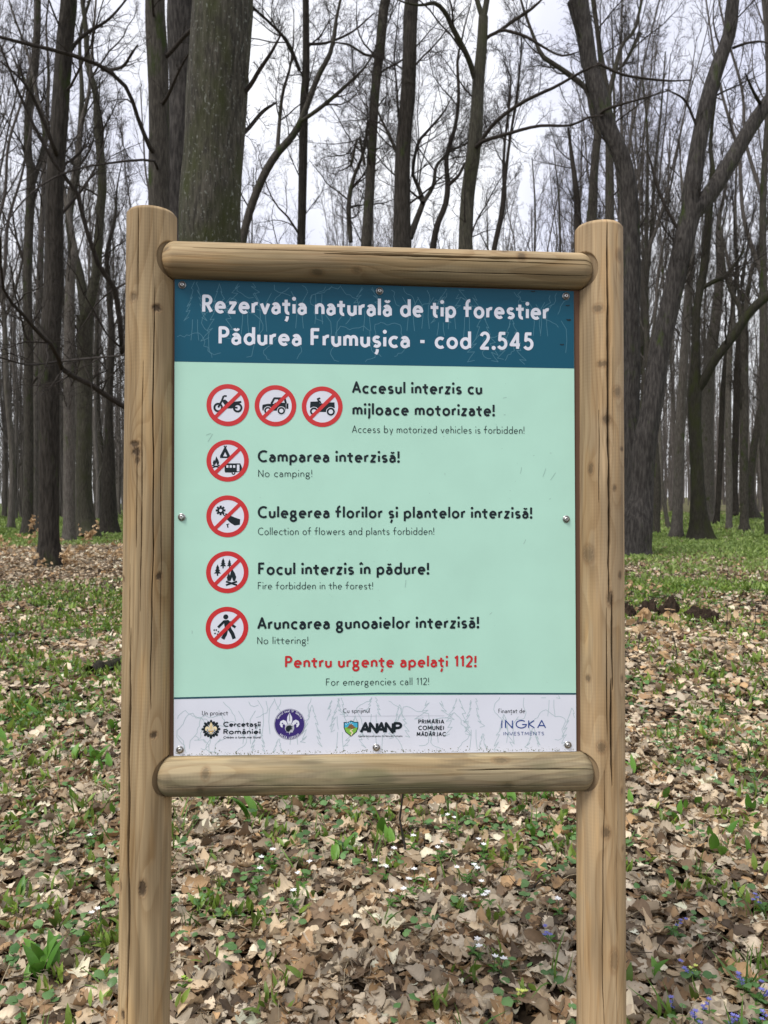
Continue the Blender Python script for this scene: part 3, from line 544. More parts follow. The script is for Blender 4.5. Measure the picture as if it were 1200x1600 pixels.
beam((252.5, 407), (924, 425.5), 29.0, 5, [(264, 396, 6), (780, 398, 5), (805, 408, 7), (490, 432, 5), (550, 430, 4)], [(9, 500, 920, .0016, .002), (12, 300, 640, .0008, .003), (-15, 600, 920, .0008, .002), (2, 620, 930, .0007, .003), (14, 420, 760, .0007, .002)], WEA, .25, -.019)
beam((245.5, 1212.5), (926, 1204), 30.5, 13, [(323, 1200, 6), (315, 1227, 6), (773, 1182, 7), (783, 1218, 6.5)], [(-8, 270, 620, .0009, .003), (12, 700, 925, .0010, .003), (-14, 420, 900, .0008, .003), (-22, 560, 900, .0010, .003)], WEB, .8, -.019)
# ---- printed panel: flat shapes, each a hair in front of the one below
class Flat:
    def __init__(s): s.V, s.F, s.M, s.mats, s.k = [], [], [], [], 0
    def mat(s, m):
        if m not in s.mats: s.mats.append(m)
        return s.mats.index(m)
    def poly(s, pts, m, y):
        n = len(s.V); pts = [tuple(p) for p in pts]
        ar = sum(pts[i - 1][0] * pts[i][1] - pts[i][0] * pts[i - 1][1] for i in range(len(pts)))
        if ar < 0: pts = pts[::-1]
        s.V += [(p[0], y, p[1]) for p in pts]; s.F.append(tuple(range(n, n + len(pts)))); s.M.append(s.mat(m))
    def quads(s, A, B, m, y):                 # strip between two polylines
        n = len(s.V); k = len(A); s.V += [(p[0], y, p[1]) for p in A] + [(p[0], y, p[1]) for p in B]; mi = s.mat(m)
        for i in range(k - 1): s.F.append((n + k + i, n + k + i + 1, n + i + 1, n + i)); s.M.append(mi)
    def stroke(s, pts, hw, m, y, closed=False, cap=.22):
        P = np.array(pts, float)
        keep = np.r_[True, np.linalg.norm(np.diff(P, axis=0), axis=1) > 1e-6]; P = P[keep]
        if len(P) < 2: return
        d = np.diff(P, axis=0); d /= np.linalg.norm(d, axis=1)[:, None]
        runs, st = [], 0                       # split at sharp corners
        for i in range(1, len(d)):
            if d[i - 1] @ d[i] < .6: runs.append((st, i)); st = i
        runs.append((st, len(d)))
        for q, (a, b) in enumerate(runs):
            R_ = P[a:b + 1]; dd = d[a:b]
            tn = np.vstack([dd[:1], dd[:-1] + dd[1:], dd[-1:]]); tn /= np.linalg.norm(tn, axis=1)[:, None]
            if closed and len(runs) == 1: tn[0] = tn[-1] = unit(tn[0] + tn[-1])
            nr = np.stack([-tn[:, 1], tn[:, 0]], 1); W = np.full(len(R_), hw)
            if not (closed and len(runs) == 1):
                e = hw * cap
                R_ = np.vstack([R_[:1] - tn[:1] * 0, R_[:1] + tn[:1] * min(e, .3 * np.linalg.norm(R_[1] - R_[0])), R_[1:-1], R_[-1:] - tn[-1:] * min(e, .3 * np.linalg.norm(R_[-1] - R_[-2])), R_[-1:]])
                nr = np.vstack([nr[:1], nr[:1], nr[1:-1], nr[-1:], nr[-1:]]); W = np.r_[hw * .95, hw, np.full(len(nr) - 4, hw), hw, hw * .95]
            yy = y - .000012 * (s.k % 7); s.k += 1
            s.quads(R_ + nr * W[:, None], R_ - nr * W[:, None], m, yy)
            if q: s.disc(P[a], hw, m, y - .000012 * (s.k % 7), n=10); s.k += 1
    def disc(s, c, r, m, y, n=28, ry=None):
        a = np.arange(n) * 2 * np.pi / n; s.poly(np.stack([c[0] + r * np.cos(a), c[1] + (ry or r) * np.sin(a)], 1), m, y)
    def ring(s, c, r, r2, m, y, n=64):
        a = np.linspace(0, 2 * np.pi, n + 1); u = np.stack([np.cos(a), np.sin(a)], 1)
        s.quads(c + u * r, c + u * r2, m, y)
    def build(s, name, parent, loc=None):
        me = bpy.data.meshes.new(name); me.from_pydata(s.V, [], s.F); me.update()
        me.polygons.foreach_set('material_index', s.M)
        o = obj(name, me, s.mats, parent); return o
def printed(name, c, rough=.42):
    m, n, l, p = newmat(name)
    t = n.new('ShaderNodeTexCoord'); z = n.new('ShaderNodeTexNoise'); z.inputs['Scale'].default_value = 7; z.inputs['Detail'].default_value = 6
    l.new(t.outputs['Object'], z.inputs['Vector'])
    r = n.new('ShaderNodeValToRGB'); r.color_ramp.elements[0].position = .3; r.color_ramp.elements[1].position = .72
    r.color_ramp.elements[0].color = (*[v * .965 for v in c], 1); r.color_ramp.elements[1].color = (*[min(v * 1.04, 1) for v in c], 1)
    l.new(z.outputs[0], r.inputs[0]); l.new(r.outputs[0], p.inputs['Base Color'])
    p.inputs['Roughness'].default_value = rough; p.inputs['Specular IOR Level'].default_value = .22
    return m
INK = flat('dark_ink', (.012, .020, .025), .5, 0, .2); WHITE = printed('white_ink', (.74, .76, .83)); RED = flat('red_ink', (.60, .022, .024), .45)
MINT = printed('mint_vinyl', (.47, .755, .61)); TEAL = printed('teal_vinyl', (.004, .086, .142)); LINE_T = flat('tree_line_teal', (.055, .19, .26)); LINE_G = flat('tree_line_grey', (.46, .57, .59))
NAVY = flat('navy_ink', (.02, .06, .25)); PURP = flat('purple_ink', (.035, .015, .16)); GOLD = flat('gold_ink', (.62, .36, .06)); CREAM = flat('cream_ink', (.85, .72, .45)); GREYL = flat('grey_ink', (.5, .52, .56))
SKYB = flat('blue_ink', (.05, .42, .62)); GRN = flat('green_ink', (.22, .50, .06)); BRN = flat('brown_ink', (.22, .11, .04)); DRED = flat('red_lettering', (.56, .02, .024), .45)
PTH = .004
TL, TR, BR, BL = lp(273, 436), lp(896.5, 455), lp(900.5, 1174), lp(271.5, 1181)
HL, HR = lp(272.7, 565), lp(897, 575.8); FL, FR = lp(272, 1091), lp(900, 1084)
TEALD = flat('dark_teal_band', (.012, .075, .10))
f = Flat()
me = bpy.data.meshes.new('panel')
qs = [TL, TR, BR, BL]; pv = [(p[0], 0, p[1]) for p in qs] + [(p[0], PTH, p[1]) for p in qs]
me.from_pydata(pv, [], [(3, 2, 1, 0), (4, 5, 6, 7), (0, 1, 5, 4), (1, 2, 6, 5), (2, 3, 7, 6), (3, 0, 4, 7)])
panel = obj('panel', me, MINT, sign)
bk = [TL + (-.012, .006), TR + (.016, .006), BR + (.016, -.006), BL + (-.010, -.006)]
me = bpy.data.meshes.new('backing_board'); pv = [(p[0], PTH + .0005, p[1]) for p in bk] + [(p[0], .022, p[1]) for p in bk]
me.from_pydata(pv, [], [(3, 2, 1, 0), (4, 5, 6, 7), (0, 1, 5, 4), (1, 2, 6, 5), (2, 3, 7, 6), (3, 0, 4, 7)])
obj('backing_board', me, flat('stained_board', (.13, .065, .035), .8), sign)
LAY = lambda k: -.0002 * k
def tree_lines(F, quad, m, rng, n, hmin, hmax, hw, y):
    a, b, c, d = quad                           # tl tr br bl
    P = lambda u, v: (a + (b - a) * u) * (1 - v) + (d + (c - d) * u) * v
    wid = np.linalg.norm(b - a); hei = np.linalg.norm(d - a)
    def draw(pts):
        run = []
        for (x, z) in pts:
            u, v = x / wid, -z / hei
            if .004 < u < .996 and .02 < v < .97: run.append(P(u, v))
            else:
                if len(run) > 2: F.stroke(run, hw, m, y)
                run = []
        if len(run) > 2: F.stroke(run, hw, m, y)
    for i in range(n):
        x = wid * (i + rng.random()) / n; h = hmin + (hmax - hmin) * rng.random(); z0 = -hei * (.1 + 1.1 * rng.random()) - h * .25
        w_ = h * (.2 + .1 * rng.random())
        if rng.random() < .55:                  # conifer: saw-toothed sides over a bare stem
            for sg in (-1, 1):
                pts = [(x, z0 + h)]; nb = 6
                for k in range(1, nb + 1):
                    t = k / nb; wo = w_ * t * (.75 + .4 * rng.random())
                    pts += [(x + sg * wo, z0 + h - t * h * .72 + .004 * rng.normal()), (x + sg * wo * .55, z0 + h - t * h * .72 + .004)]
                draw([q for p, p2 in zip(pts[:-1], pts[1:]) for q in (p, ((p[0] + p2[0]) / 2 + .001 * rng.normal(), (p[1] + p2[1]) / 2))] + [pts[-1]])
            draw([(x - .006, z0 + h * .27), (x - .007, z0 + h * .1), (x - .01, z0 - h * .1)]); draw([(x + .006, z0 + h * .27), (x + .006, z0 + h * .1), (x + .009, z0 - h * .1)])
        else:                                   # broadleaf: wobbly crown over forked stem
            an = np.linspace(-1.1, math.pi + 1.1, 34); rr = 1 + .13 * np.sin(an * 5 + rng.random() * 6) + .04 * rng.normal(size=34)
            draw([(x + w_ * 1.5 * r_ * math.cos(t), z0 + h * .62 + h * .36 * r_ * math.sin(t)) for t, r_ in zip(an, rr)])
            for dx in (-.008, .008):
                draw([(x + dx * 2.6, z0 + h * .42), (x + dx, z0 + h * .28), (x + dx * .8, z0 + h * .08), (x + dx * 1.2, z0 - h * .12)])
            draw([(x - .004, z0 + h * .42), (x - .001, z0 + h * .3)]); draw([(x + .01, z0 + h * .45), (x + .002, z0 + h * .3)])
F = Flat(); F.poly([TL, TR, HR, HL], TEAL, LAY(1)); tree_lines(F, (TL, TR, HR, HL), LINE_T, np.random.default_rng(4), 24, .09, .2, .0007, LAY(2)); F.build('header_band', panel)
F = Flat(); F.poly([FL, FR, BR, BL], WHITE, LAY(1)); e = np.array([0, .0022])
tree_lines(F, (FL, FR, BR, BL), LINE_G, np.random.default_rng(9), 28, .07, .16, .0007, LAY(2))
mid = lp(590, 1083.5); F.quads([FL + e, mid + e, FR + e], [FL - e, mid - e, FR - e], TEALD, LAY(3)); F.stroke([lp(535, 1118.8), lp(694, 1118.2)], .0004, GREYL, LAY(3)); F.build('footer_band', panel)
# ---- lettering: an alphabet of strokes, cap height 1
def A(cx, cy, rx, ry, a0, a1, n=16):
    t = np.radians(np.linspace(a0, a1, n)); return [(cx + rx * math.cos(u), cy + ry * math.sin(u)) for u in t]
X = .60; h = X / 2
G = {
 'a': (.46, [A(.2, X - .2, .2, .2, 150, 0, 12) + [(.44, X - .2), (.44, 0)], [(.44, .37), (.2, .37)] + A(.19, .185, .19, .185, 90, 270, 12) + [(.26, .0), (.38, .06), (.44, .16)]]),
 'b': (.56, [[(0, 0), (0, 1.08)], A(.28, h, .28, h, 0, 360, 28)]), 'c': (.46, [A(.3, h, .3, h, 50, 310, 22)]),
 'd': (.56, [[(.56, 0), (.56, 1.08)], A(.28, h, .28, h, 0, 360, 28)]), 'e': (.56, [[(.02, h + .01), (.56, h + .01)] + A(.28, h, .28, h, 2, 312, 24)]),
 'f': (.36, [[(.12, 0), (.12, .84)] + A(.34, .84, .22, .24, 180, 85, 8), [(-.14, X - .02), (.44, X - .02)]]),
 'g': (.52, [A(.22, X - .22, .22, .22, 0, 360, 24), [(.1, X - .42), (.04, .16), (.14, .07), (.32, .06)] + A(.24, -.12, .26, .18, 60, -240, 24), [(.36, X - .06), (.52, X)]]),
 'q': (.56, [A(.28, h, .28, h, 0, 360, 28), [(.56, X), (.56, -.1)] + A(.29, -.1, .27, .22, 0, -140, 12)]),
 'h': (.46, [[(0, 0), (0, 1.08)], A(.23, X - .24, .23, .24, 180, 0, 12) + [(.46, 0)]]), 'i': (0, [[(0, 0), (0, X)]]), 'I': (0, [[(0, 0), (0, 1)]]),
 'j': (.06, [[(.06, X), (.06, -.14)] + A(-.08, -.14, .14, .16, 0, -80, 6)]), 'l': (0, [[(0, 0), (0, 1.08)]]),
 'm': (.8, [[(0, 0), (0, X)], A(.2, X - .22, .2, .22, 180, 0, 12) + [(.4, 0)], A(.6, X - .22, .2, .22, 180, 0, 12) + [(.8, 0)]]),
 'n': (.46, [[(0, 0), (0, X)], A(.23, X - .24, .23, .24, 180, 0, 12) + [(.46, 0)]]), 'o': (.58, [A(.29, h, .29, h, 0, 360, 28)]),
 'p': (.56, [[(0, X), (0, -.3)], A(.28, h, .28, h, 0, 360, 28)]), 'r': (.23, [[(0, 0), (0, X)], A(.26, X - .28, .26, .27, 180, 75, 9)]),
 's': (.4, [A(.21, X - .155, .19, .155, 35, 255, 12) + A(.2, .145, .2, .145, 75, -145, 12)]), 't': (.34, [[(.13, .88), (.13, .2)] + A(.31, .19, .18, .19, 180, 285, 8), [(-.15, X - .02), (.42, X - .02)]]),
 'u': (.46, [[(0, X), (0, .24)] + A(.23, .24, .23, .24, 180, 360, 12) + [(.46, X)], [(.46, .25), (.46, 0)]]), 'v': (.52, [[(0, X), (.26, 0), (.52, X)]]),
 'w': (.8, [[(0, X), (.2, 0), (.4, X), (.6, 0), (.8, X)]]), 'y': (.52, [[(0, X), (.27, .02)], [(.52, X), (.16, -.3)]]), 'z': (.42, [[(0, X), (.42, X), (0, 0), (.44, 0)]]),
 'A': (.74, [[(0, 0), (.37, 1), (.74, 0)], [(.13, .32), (.61, .32)]]), 'C': (.74, [A(.48, .5, .48, .5, 52, 308, 26)]), 'F': (.46, [[(0, 0), (0, 1), (.48, 1)], [(0, .53), (.42, .53)]]),
 'N': (.64, [[(0, 0), (0, 1), (.64, 0), (.64, 1)]]), 'P': (.5, [[(0, 0), (0, 1), (.24, 1)] + A(.24, .74, .27, .26, 90, -90, 12) + [(0, .48)]]),
 'R': (.54, [[(0, 0), (0, 1), (.24, 1)] + A(.24, .75, .26, .25, 90, -90, 12) + [(0, .5)], [(.24, .5), (.54, 0)]]), 'U': (.6, [[(0, 1), (0, .3)] + A(.3, .3, .3, .3, 180, 360, 14) + [(.6, 1)]]),
 'M': (.8, [[(0, 0), (.06, 1), (.4, .25), (.74, 1), (.8, 0)]]), 'O': (.96, [A(.48, .5, .48, .5, 0, 360, 36)]), 'E': (.46, [[(.48, 1), (0, 1), (0, 0), (.48, 0)], [(0, .52), (.42, .52)]]),
 'D': (.64, [[(0, 0), (0, 1), (.2, 1)] + A(.2, .5, .45, .5, 90, -90, 18) + [(0, 0)]]), 'G': (.82, [A(.48, .5, .48, .5, 48, 355, 28) + [(.96, .46), (.56, .46)]]), 'J': (.3, [[(.3, 1), (.3, .2)] + A(.12, .2, .18, .2, 0, -110, 8)]),
 'K': (.54, [[(0, 0), (0, 1)], [(.5, 1), (.02, .5), (.54, 0)]]), 'T': (.6, [[(0, 1), (.6, 1)], [(.3, 1), (.3, 0)]]), 'V': (.72, [[(0, 1), (.36, 0), (.72, 1)]]), 'L': (.44, [[(0, 1), (0, 0), (.46, 0)]]),
 'S': (.46, [A(.25, .75, .23, .25, 40, 250, 14) + A(.23, .26, .24, .26, 70, -145, 14)]),
 '1': (.22, [[(0, .8), (.22, 1), (.22, 0)]]), '2': (.52, [A(.26, .73, .25, .27, 165, -25, 14) + [(.42, .5), (.02, 0), (.54, 0)]]), '4': (.62, [[(.46, 0), (.46, 1), (0, .26), (.62, .26)]]),
 '5': (.5, [[(.46, 1), (.1, 1), (.06, .56)] + A(.22, .32, .28, .31, 110, -150, 16)]), '-': (.3, [[(0, .36), (.3, .36)]]), '!': (0, [[(0, 1.04), (0, .34)]]), '.': (0, []), ' ': (.12, []),
}
ACC = {'ă': ('a', 'breve'), 'â': ('a', 'hat'), 'î': ('i', 'hat'), 'ș': ('s', 'comma'), 'ț': ('t', 'comma'), 'Ă': ('A', 'breve'), 'Â': ('A', 'hat')}
def lettering(F, text, pl, pr, cap, m, hw, y, gap=.17, skew=0.0, xpos=None):
    """set TEXT on the base line from photo pixel pl to pr, cap height in photo pixels, hw = half stroke in cap heights"""
    a, b = lp(*pl), lp(*pr); u = (b - a) / np.linalg.norm(b - a); v = np.array([-u[1], u[0]]); H = cap * MMPX; Wd = np.linalg.norm(b - a)
    items, x = [], hw
    for ch in text:
        base, ac = ACC.get(ch, (ch, None)); wd = G[base][0]
        items.append((base, ac, x, ch)); x += wd + (gap + 2 * hw if base != ' ' else .33)
        if base in 'kKvyAVT' : x -= .05
    tot = x - gap - hw; sx = Wd / tot
    def tr(p, x0, kx=sx): 
        px_, py_ = p; py2 = hw + py_ * (1 - 2 * hw) if py_ >= 0 else hw + py_
        return a + u * ((px_ + x0) * kx + skew * py2 * H) + v * py2 * H
    for base, ac, x0, ch in items:
        F.k = 0
        for st in G[base][1]:
            F.stroke([tr(p, x0) for p in st], hw * H, m, y, closed=(len(st) > 20 and np.hypot(*(np.array(st[0]) - st[-1])) < .01))
        w_ = G[base][0]; dr = hw * 1.28 * H
        if ch in 'ij': F.disc(tr((w_, .95), x0), dr, m, y, 14)
        if ch in '!.': F.disc(tr((0, .03), x0), dr * 1.05, m, y, 14)
        top = .93 if base.islower() else 1.2; c_ = w_ / 2
        if ac == 'breve': F.stroke([tr(p, x0) for p in A(c_, top + .07, .14, .13, 190, 350, 9)], hw * .8 * H, m, y - .0001)
        if ac == 'hat': F.stroke([tr(p, x0) for p in ((c_ - .15, top - .04), (c_, top + .12), (c_ + .15, top - .04))], hw * .8 * H, m, y - .0001)
        if ac == 'comma': F.stroke([tr(p, x0) for p in ((c_ + .05, -.16), (c_ + .04, -.28), (c_ - .06, -.43))], hw * .95 * H, m, y - .0001)
TXT = [('heading_lettering', WHITE, .085, .19, [('Rezervația naturală de tip forestier', (316.5, 489.5), (857, 500.3), 29), ('Pădurea Frumușica - cod 2.545', (342, 539), (833, 548), 29)]),
 ('rule_lettering', INK, .086, .19, [('Accesul interzis cu', (550, 615.2), (753, 616.8), 19.6), ('mijloace motorizate!', (551, 649), (772.5, 650.8), 19.6)]),
 ('rule_lettering', INK, .086, .19, [('Camparea interzisă!', (403, 722.4), (624, 723.2), 19)]),
 ('rule_lettering', INK, .086, .19, [('Culegerea florilor și plantelor interzisă!', (403, 809.8), (831, 810.6), 19)]),
 ('rule_lettering', INK, .086, .19, [('Focul interzis în pădure!', (403.6, 898.7), (670, 898), 19.6)]),
 ('rule_lettering', INK, .086, .19, [('Aruncarea gunoaielor interzisă!', (402, 984), (748, 982), 19.6)]),
 ('translation_lettering', INK, .042, .22, [('Access by motorized vehicles is forbidden!', (550, 676.3), (819, 678), 11.6)]),
 ('translation_lettering', INK, .042, .22, [('No camping!', (403.6, 745.4), (487.5, 745.4), 11.4)]),
 ('translation_lettering', INK, .042, .22, [('Collection of flowers and plants forbidden!', (403.2, 836), (678, 835.7), 11.5)]),
 ('translation_lettering', INK, .042, .22, [('Fire forbidden in the forest!', (403, 920.8), (582.5, 920.8), 11.3)]),
 ('translation_lettering', INK, .042, .22, [('No littering!', (402, 1006.5), (481.3, 1006), 11.3)]),
 ('emergency_lettering', DRED, .086, .19, [('Pentru urgențe apelați 112!', (445.5, 1043.8), (744, 1042.6), 18.8)]),
 ('translation_lettering', INK, .042, .22, [('For emergencies call 112!', (509.5, 1071.4), (670, 1070), 11.3)]),
 ('credit_lettering', INK, .05, .2, [('Un proiect', (315.8, 1117.6), (356, 1117.4), 7)]), ('credit_lettering', INK, .05, .2, [('Cu sprijinul', (536, 1114), (577.5, 1113.6), 7)]), ('credit_lettering', INK, .05, .2, [('Finanțat de', (778.8, 1114.2), (820, 1114), 7)]),
]
for nm, m, hw, gap, lines in TXT:
    for t in lines:
        F = Flat(); lettering(F, t[0], t[1], t[2], t[3], m, hw, LAY(4), gap); F.build(nm, panel)
# ---- prohibition symbols, drawn on a disc of radius 1 (x right, y up)
def symbol(px, py, r, draw):
    F = Flat(); c = lp(px, py); s = r * MMPX
    T = lambda p: c + np.array(p) * s
    F.disc(c, s * .97, WHITE, LAY(1), 64); F.ring(c, s, s * .78, RED, LAY(3))
    P_ = lambda pts: F.poly([T(p) for p in pts], INK, LAY(2) - .00001 * (len(F.F) % 9))
    S_ = lambda pts, w_, m=INK, cap=.3: F.stroke([T(p) for p in pts], w_ * s, m, LAY(2) - .00008, cap=cap)
    D_ = lambda p, q, m=INK, k=0: F.disc(T(p), q * s, m, LAY(2) - .00001 * (len(F.F) % 9) - .0001 * k, 24)
    R_ = lambda p, q, q2: F.ring(T(p), q * s, q2 * s, INK, LAY(2) - .00024, 32)
    draw(P_, S_, D_, R_)
    q = .76; w2 = .062
    F.quads([T((-.56 - w2, -.56 + w2)), T((.56 - w2, .56 + w2))], [T((-.56 + w2, -.56 - w2)), T((.56 + w2, .56 - w2))], RED, LAY(4))
    F.build('prohibition_symbol', panel)
def moto(P, S, D, R):
    for x in (-.45, .46): R((x, -.12), .225, .13)
    S([(-.45, -.12), (-.28, .2), (-.2, .43)], .045); S([(-.2, .43), (-.05, .43)], .04)
    P([(-.3, .24), (-.12, .26), (.04, .13), (.62, .21), (.64, .12), (.34, .02), (.2, -.16), (-.06, -.16), (-.16, .02)]); S([(.1, -.1), (.46, -.12)], .04)
def jeep(P, S, D, R):
    P([(-.62, .04), (-.36, .09), (-.08, .09), (-.02, .15), (.5, .15), (.5, -.24), (-.62, -.24), (-.64, -.1)]); S([(-.2, .09), (-.06, .36), (.44, .36), (.5, .12)], .05); S([(.17, .36), (.17, .1)], .045)
    P([(.52, .12), (.62, .12), (.62, -.14), (.52, -.14)])
    for x in (-.36, .28): D((x, -.24), .21, WHITE, 1); R((x, -.24), .18, .10)
def atv(P, S, D, R):
    P([(-.58, .24), (-.2, .26), (-.12, .16), (.12, .16), (.18, .22), (.6, .22), (.62, -.06), (.3, -.06), (.2, -.26), (-.16, -.26), (-.26, -.06), (-.6, -.06)])
    P([(-.2, .22), (-.26, .36), (-.1, .3), (-.02, .14)]); S([(-.26, .36), (-.1, .42)], .045)
    for x in (-.4, .42): D((x, -.24), .23, WHITE, 1); R((x, -.24), .2, .11)
def fire(P, S, x, y, k):
    P([(x + k * a, y + k * b) for a, b in ((-.3, .0), (-.36, .28), (-.2, .62), (-.12, .42), (.02, .98), (.24, .62), (.36, .3), (.28, 0), (.12, 0), (.04, .28), (-.08, 0))])
    S([(x - .42 * k, y - .32 * k), (x + .42 * k, y - .04 * k)], .07 * k); S([(x - .42 * k, y - .04 * k), (x + .42 * k, y - .32 * k)], .07 * k)
def camp(P, S, D, R):
    P([(-.12, .62), (.06, .22), (-.02, .2), (-.12, .42), (-.22, .2), (-.3, .22)]); S([(-.36, .17), (.13, .17)], .04); S([(-.17, .72), (-.1, .56)], .03); S([(-.06, .72), (-.14, .56)], .03); S([(-.12, .6), (-.32, .2)], .05); S([(-.12, .6), (.08, .2)], .05)
    fire(P, S, -.55, -.2, .42)
    P([(-.14, -.2), (-.08, -.12), (.6, -.12), (.68, -.3), (.68, -.52), (.3, -.56), (-.1, -.56), (-.14, -.5)])
    for x in (-.02, .14, .3): 
        F_ = [(x - .05, -.2), (x + .05, -.2), (x + .05, -.34), (x - .05, -.34)]; S([(x - .04, -.27), (x + .06, -.27)], .06, WHITE)
    S([(.5, -.18), (.5, -.5)], .06, WHITE); D((.28, -.58), .09); D((.28, -.58), .035, WHITE, 1)
def flower(P, S, D, R):
    for k in range(8): a = k * math.pi / 4; S([(-.33 + .1 * math.cos(a), .28 + .1 * math.sin(a)), (-.33 + .23 * math.cos(a), .28 + .23 * math.sin(a))], .05)
    R((-.33, .28), .16, .075); S([(-.24, .14), (-.1, -.02)], .025)
    P([(-.12, .14), (.02, .12), (.12, .04), (.36, -.06), (.6, -.14), (.58, -.4), (.34, -.44), (.12, -.3), (-.02, -.16), (-.16, -.12), (-.1, -.02)])
    S([(.0, -.4), (.02, -.54)], .028); S([(-.06, -.4), (.08, -.36)], .02)
def forest(P, S, D, R):
    for x, y, k in ((-.46, .0, 1.1), (-.2, .34, 1), (.1, .34, .8)):
        for q in range(3): P([(x, y + k * (.34 - q * .11)), (x + k * (.08 + q * .035), y + k * (.16 - q * .11)), (x - k * (.08 + q * .035), y + k * (.16 - q * .11))])
        S([(x, y), (x, y - .16 * k)], .03 * k)
    fire(P, S, .2, -.42, .62)
def litter(P, S, D, R):
    D((-.06, .52), .12); P([(-.16, .36), (.06, .38), (.2, .24), (.18, -.04), (-.1, -.06), (-.12, .1)])
    S([(-.12, .32), (-.3, .14), (-.42, .02)], .06); S([(.14, .3), (.28, .1), (.4, .02)], .06); S([(-.02, -.02), (-.08, -.3), (-.2, -.52)], .085); S([(.1, -.02), (.26, -.28), (.34, -.52)], .085)
    for x, y in ((-.5, -.1), (-.4, -.18), (-.56, -.26), (-.44, -.3), (-.6, -.1)): P([(x - .05, y), (x + .01, y + .05), (x + .05, y - .01), (x, y - .05)])
for px_, py_, r_, dr in ((356, 633, 32.5, moto), (430.5, 634, 32, jeep), (503.5, 635.5, 31.6, atv), (355.7, 720, 32.2, camp), (355.6, 806.7, 32.2, flower), (355.2, 894, 32.2, forest), (354.7, 981, 32.3, litter)):
    symbol(px_, py_, r_, dr)
# ---- logos on the footer
def fleur(F, c, s, m, y, m2=None):
    T = lambda p: c + np.array(p) * s
    F.poly([T(p) for p in ((0, 1), (.2, .62), (.22, .3), (.08, -.12), (-.08, -.12), (-.22, .3), (-.2, .62))], m, y)
    for sg in (-1, 1):
        F.poly([T((sg * p[0], p[1])) for p in ((.12, -.15), (.2, .1), (.3, .3), (.52, .4), (.76, .28), (.82, .02), (.7, -.2), (.56, -.24), (.58, -.02), (.46, .06), (.36, -.06), (.3, -.3), (.14, -.36))], m, y - .00003 * (sg + 2))
        F.poly([T((sg * p[0], p[1])) for p in ((0, -.34), (.12, -.4), (.28, -.62), (.18, -.66), (.06, -.5), (0, -.85))], m, y - .00003 * (sg + 2))
    F.poly([T(p) for p in ((-.36, -.2), (.36, -.2), (.36, -.34), (-.36, -.34))], m2 or m, y - .00012)
    if m2: F.poly([T(p) for p in ((0, .85), (.05, .3), (0, -.1), (-.05, .3))], m2, y - .00015)
F = Flat(); c = lp(329.8, 1139.3); s = 14.6 * MMPX
for k in range(16):
    a = k * math.pi / 8; d1 = np.array([math.cos(a), math.sin(a)]); n1 = np.array([-d1[1], d1[0]]); l_ = 1.0 if k % 2 == 0 else .9
    F.poly([c + d1 * s * .3, c + d1 * s * .7 + n1 * s * .15, c + d1 * s * .92 * l_ + n1 * s * .11, c + d1 * s * l_, c + d1 * s * .92 * l_ - n1 * s * .11, c + d1 * s * .7 - n1 * s * .15], INK, LAY(3) - .00001 * (k % 8))
fleur(F, c, s * .76, CREAM, LAY(4), GOLD)
lettering(F, 'Cercetașii', (348.8, 1135.6), (407, 1135.4), 8, INK, .10, LAY(4), .08); lettering(F, 'României', (348.8, 1147.2), (407, 1147), 8, INK, .10, LAY(4), .08); lettering(F, 'Creăm o lume mai bună', (348.8, 1153.8), (407, 1153.6), 3.8, INK, .08, LAY(4), .12, .2)
F.build('scout_logo', panel)
F = Flat(); c = lp(452.5, 1131.5); s = 23.7 * MMPX; F.disc(c, s, PURP, LAY(3), 56); F.ring(c, s * .985, s * .95, GREYL, LAY(4) + .0001)
fleur(F, c + (0, -.02 * s), s * .78, WHITE, LAY(4), None); F.disc(c + np.array([0, -.24]) * s, s * .3, GREYL, LAY(5), 28)
T = lambda p: c + np.array(p) * s
F.poly([T(p) for p in ((-.26, -.28), (-.2, -.14), (-.1, -.08), (.06, -.06), (.12, -.12), (.24, -.16), (.1, -.24), (.22, -.3), (.06, -.36), (-.04, -.5), (-.2, -.46))], INK, LAY(6)); F.stroke([T((0, .7)), T((0, .2))], s * .014, INK, LAY(6))
for sg in (-1, 1): F.disc(T((sg * .46, .06)), s * .05, PURP, LAY(6), 5)
def arc_text(F, text, c, r, a0, a1, cap, m, hw, y, inward=False):
    n = len(text); 
    for i, ch in enumerate(text):
        base = ACC.get(ch, (ch, None))[0]; a = math.radians(a0 + (a1 - a0) * (i + .5) / n); up = np.array([math.cos(a), math.sin(a)]) * (-1 if inward else 1); rt = np.array([up[1], -up[0]])
        o = c + np.array([math.cos(a), math.sin(a)]) * r
        for st in G[base][1]: F.stroke([o + rt * (p[0] - G[base][0] / 2) * cap * .8 + up * p[1] * cap for p in st], hw * cap, m, y)
arc_text(F, 'Centrul Local Sf. Dumitru', c, s * .80, 155, 25, s * .13, WHITE, .09, LAY(6)); arc_text(F, 'VALEA LUPULUI', c, s * .93, 225, 315, s * .13, WHITE, .09, LAY(6), True)
F.build('round_badge', panel)
F = Flat(); c = lp(548.5, 1138); s = 12.6 * MMPX
sh = [(-.9, .78), (-.4, .8), (0, .98), (.4, .8), (.9, .78), (.9, .1), (.7, -.45), (0, -1.02), (-.7, -.45), (-.9, .1)]
T = lambda p, k=1.0: c + np.array(p) * s * k
F.poly([T(p) for p in sh], INK, LAY(3)); F.poly([T(p, .88) for p in sh], SKYB, LAY(4)); F.poly([T(p) for p in ((-.79, .1), (-.3, .22), (.3, -.02), (.79, .14), (.62, -.4), (0, -.9), (-.62, -.4))], GRN, LAY(5))
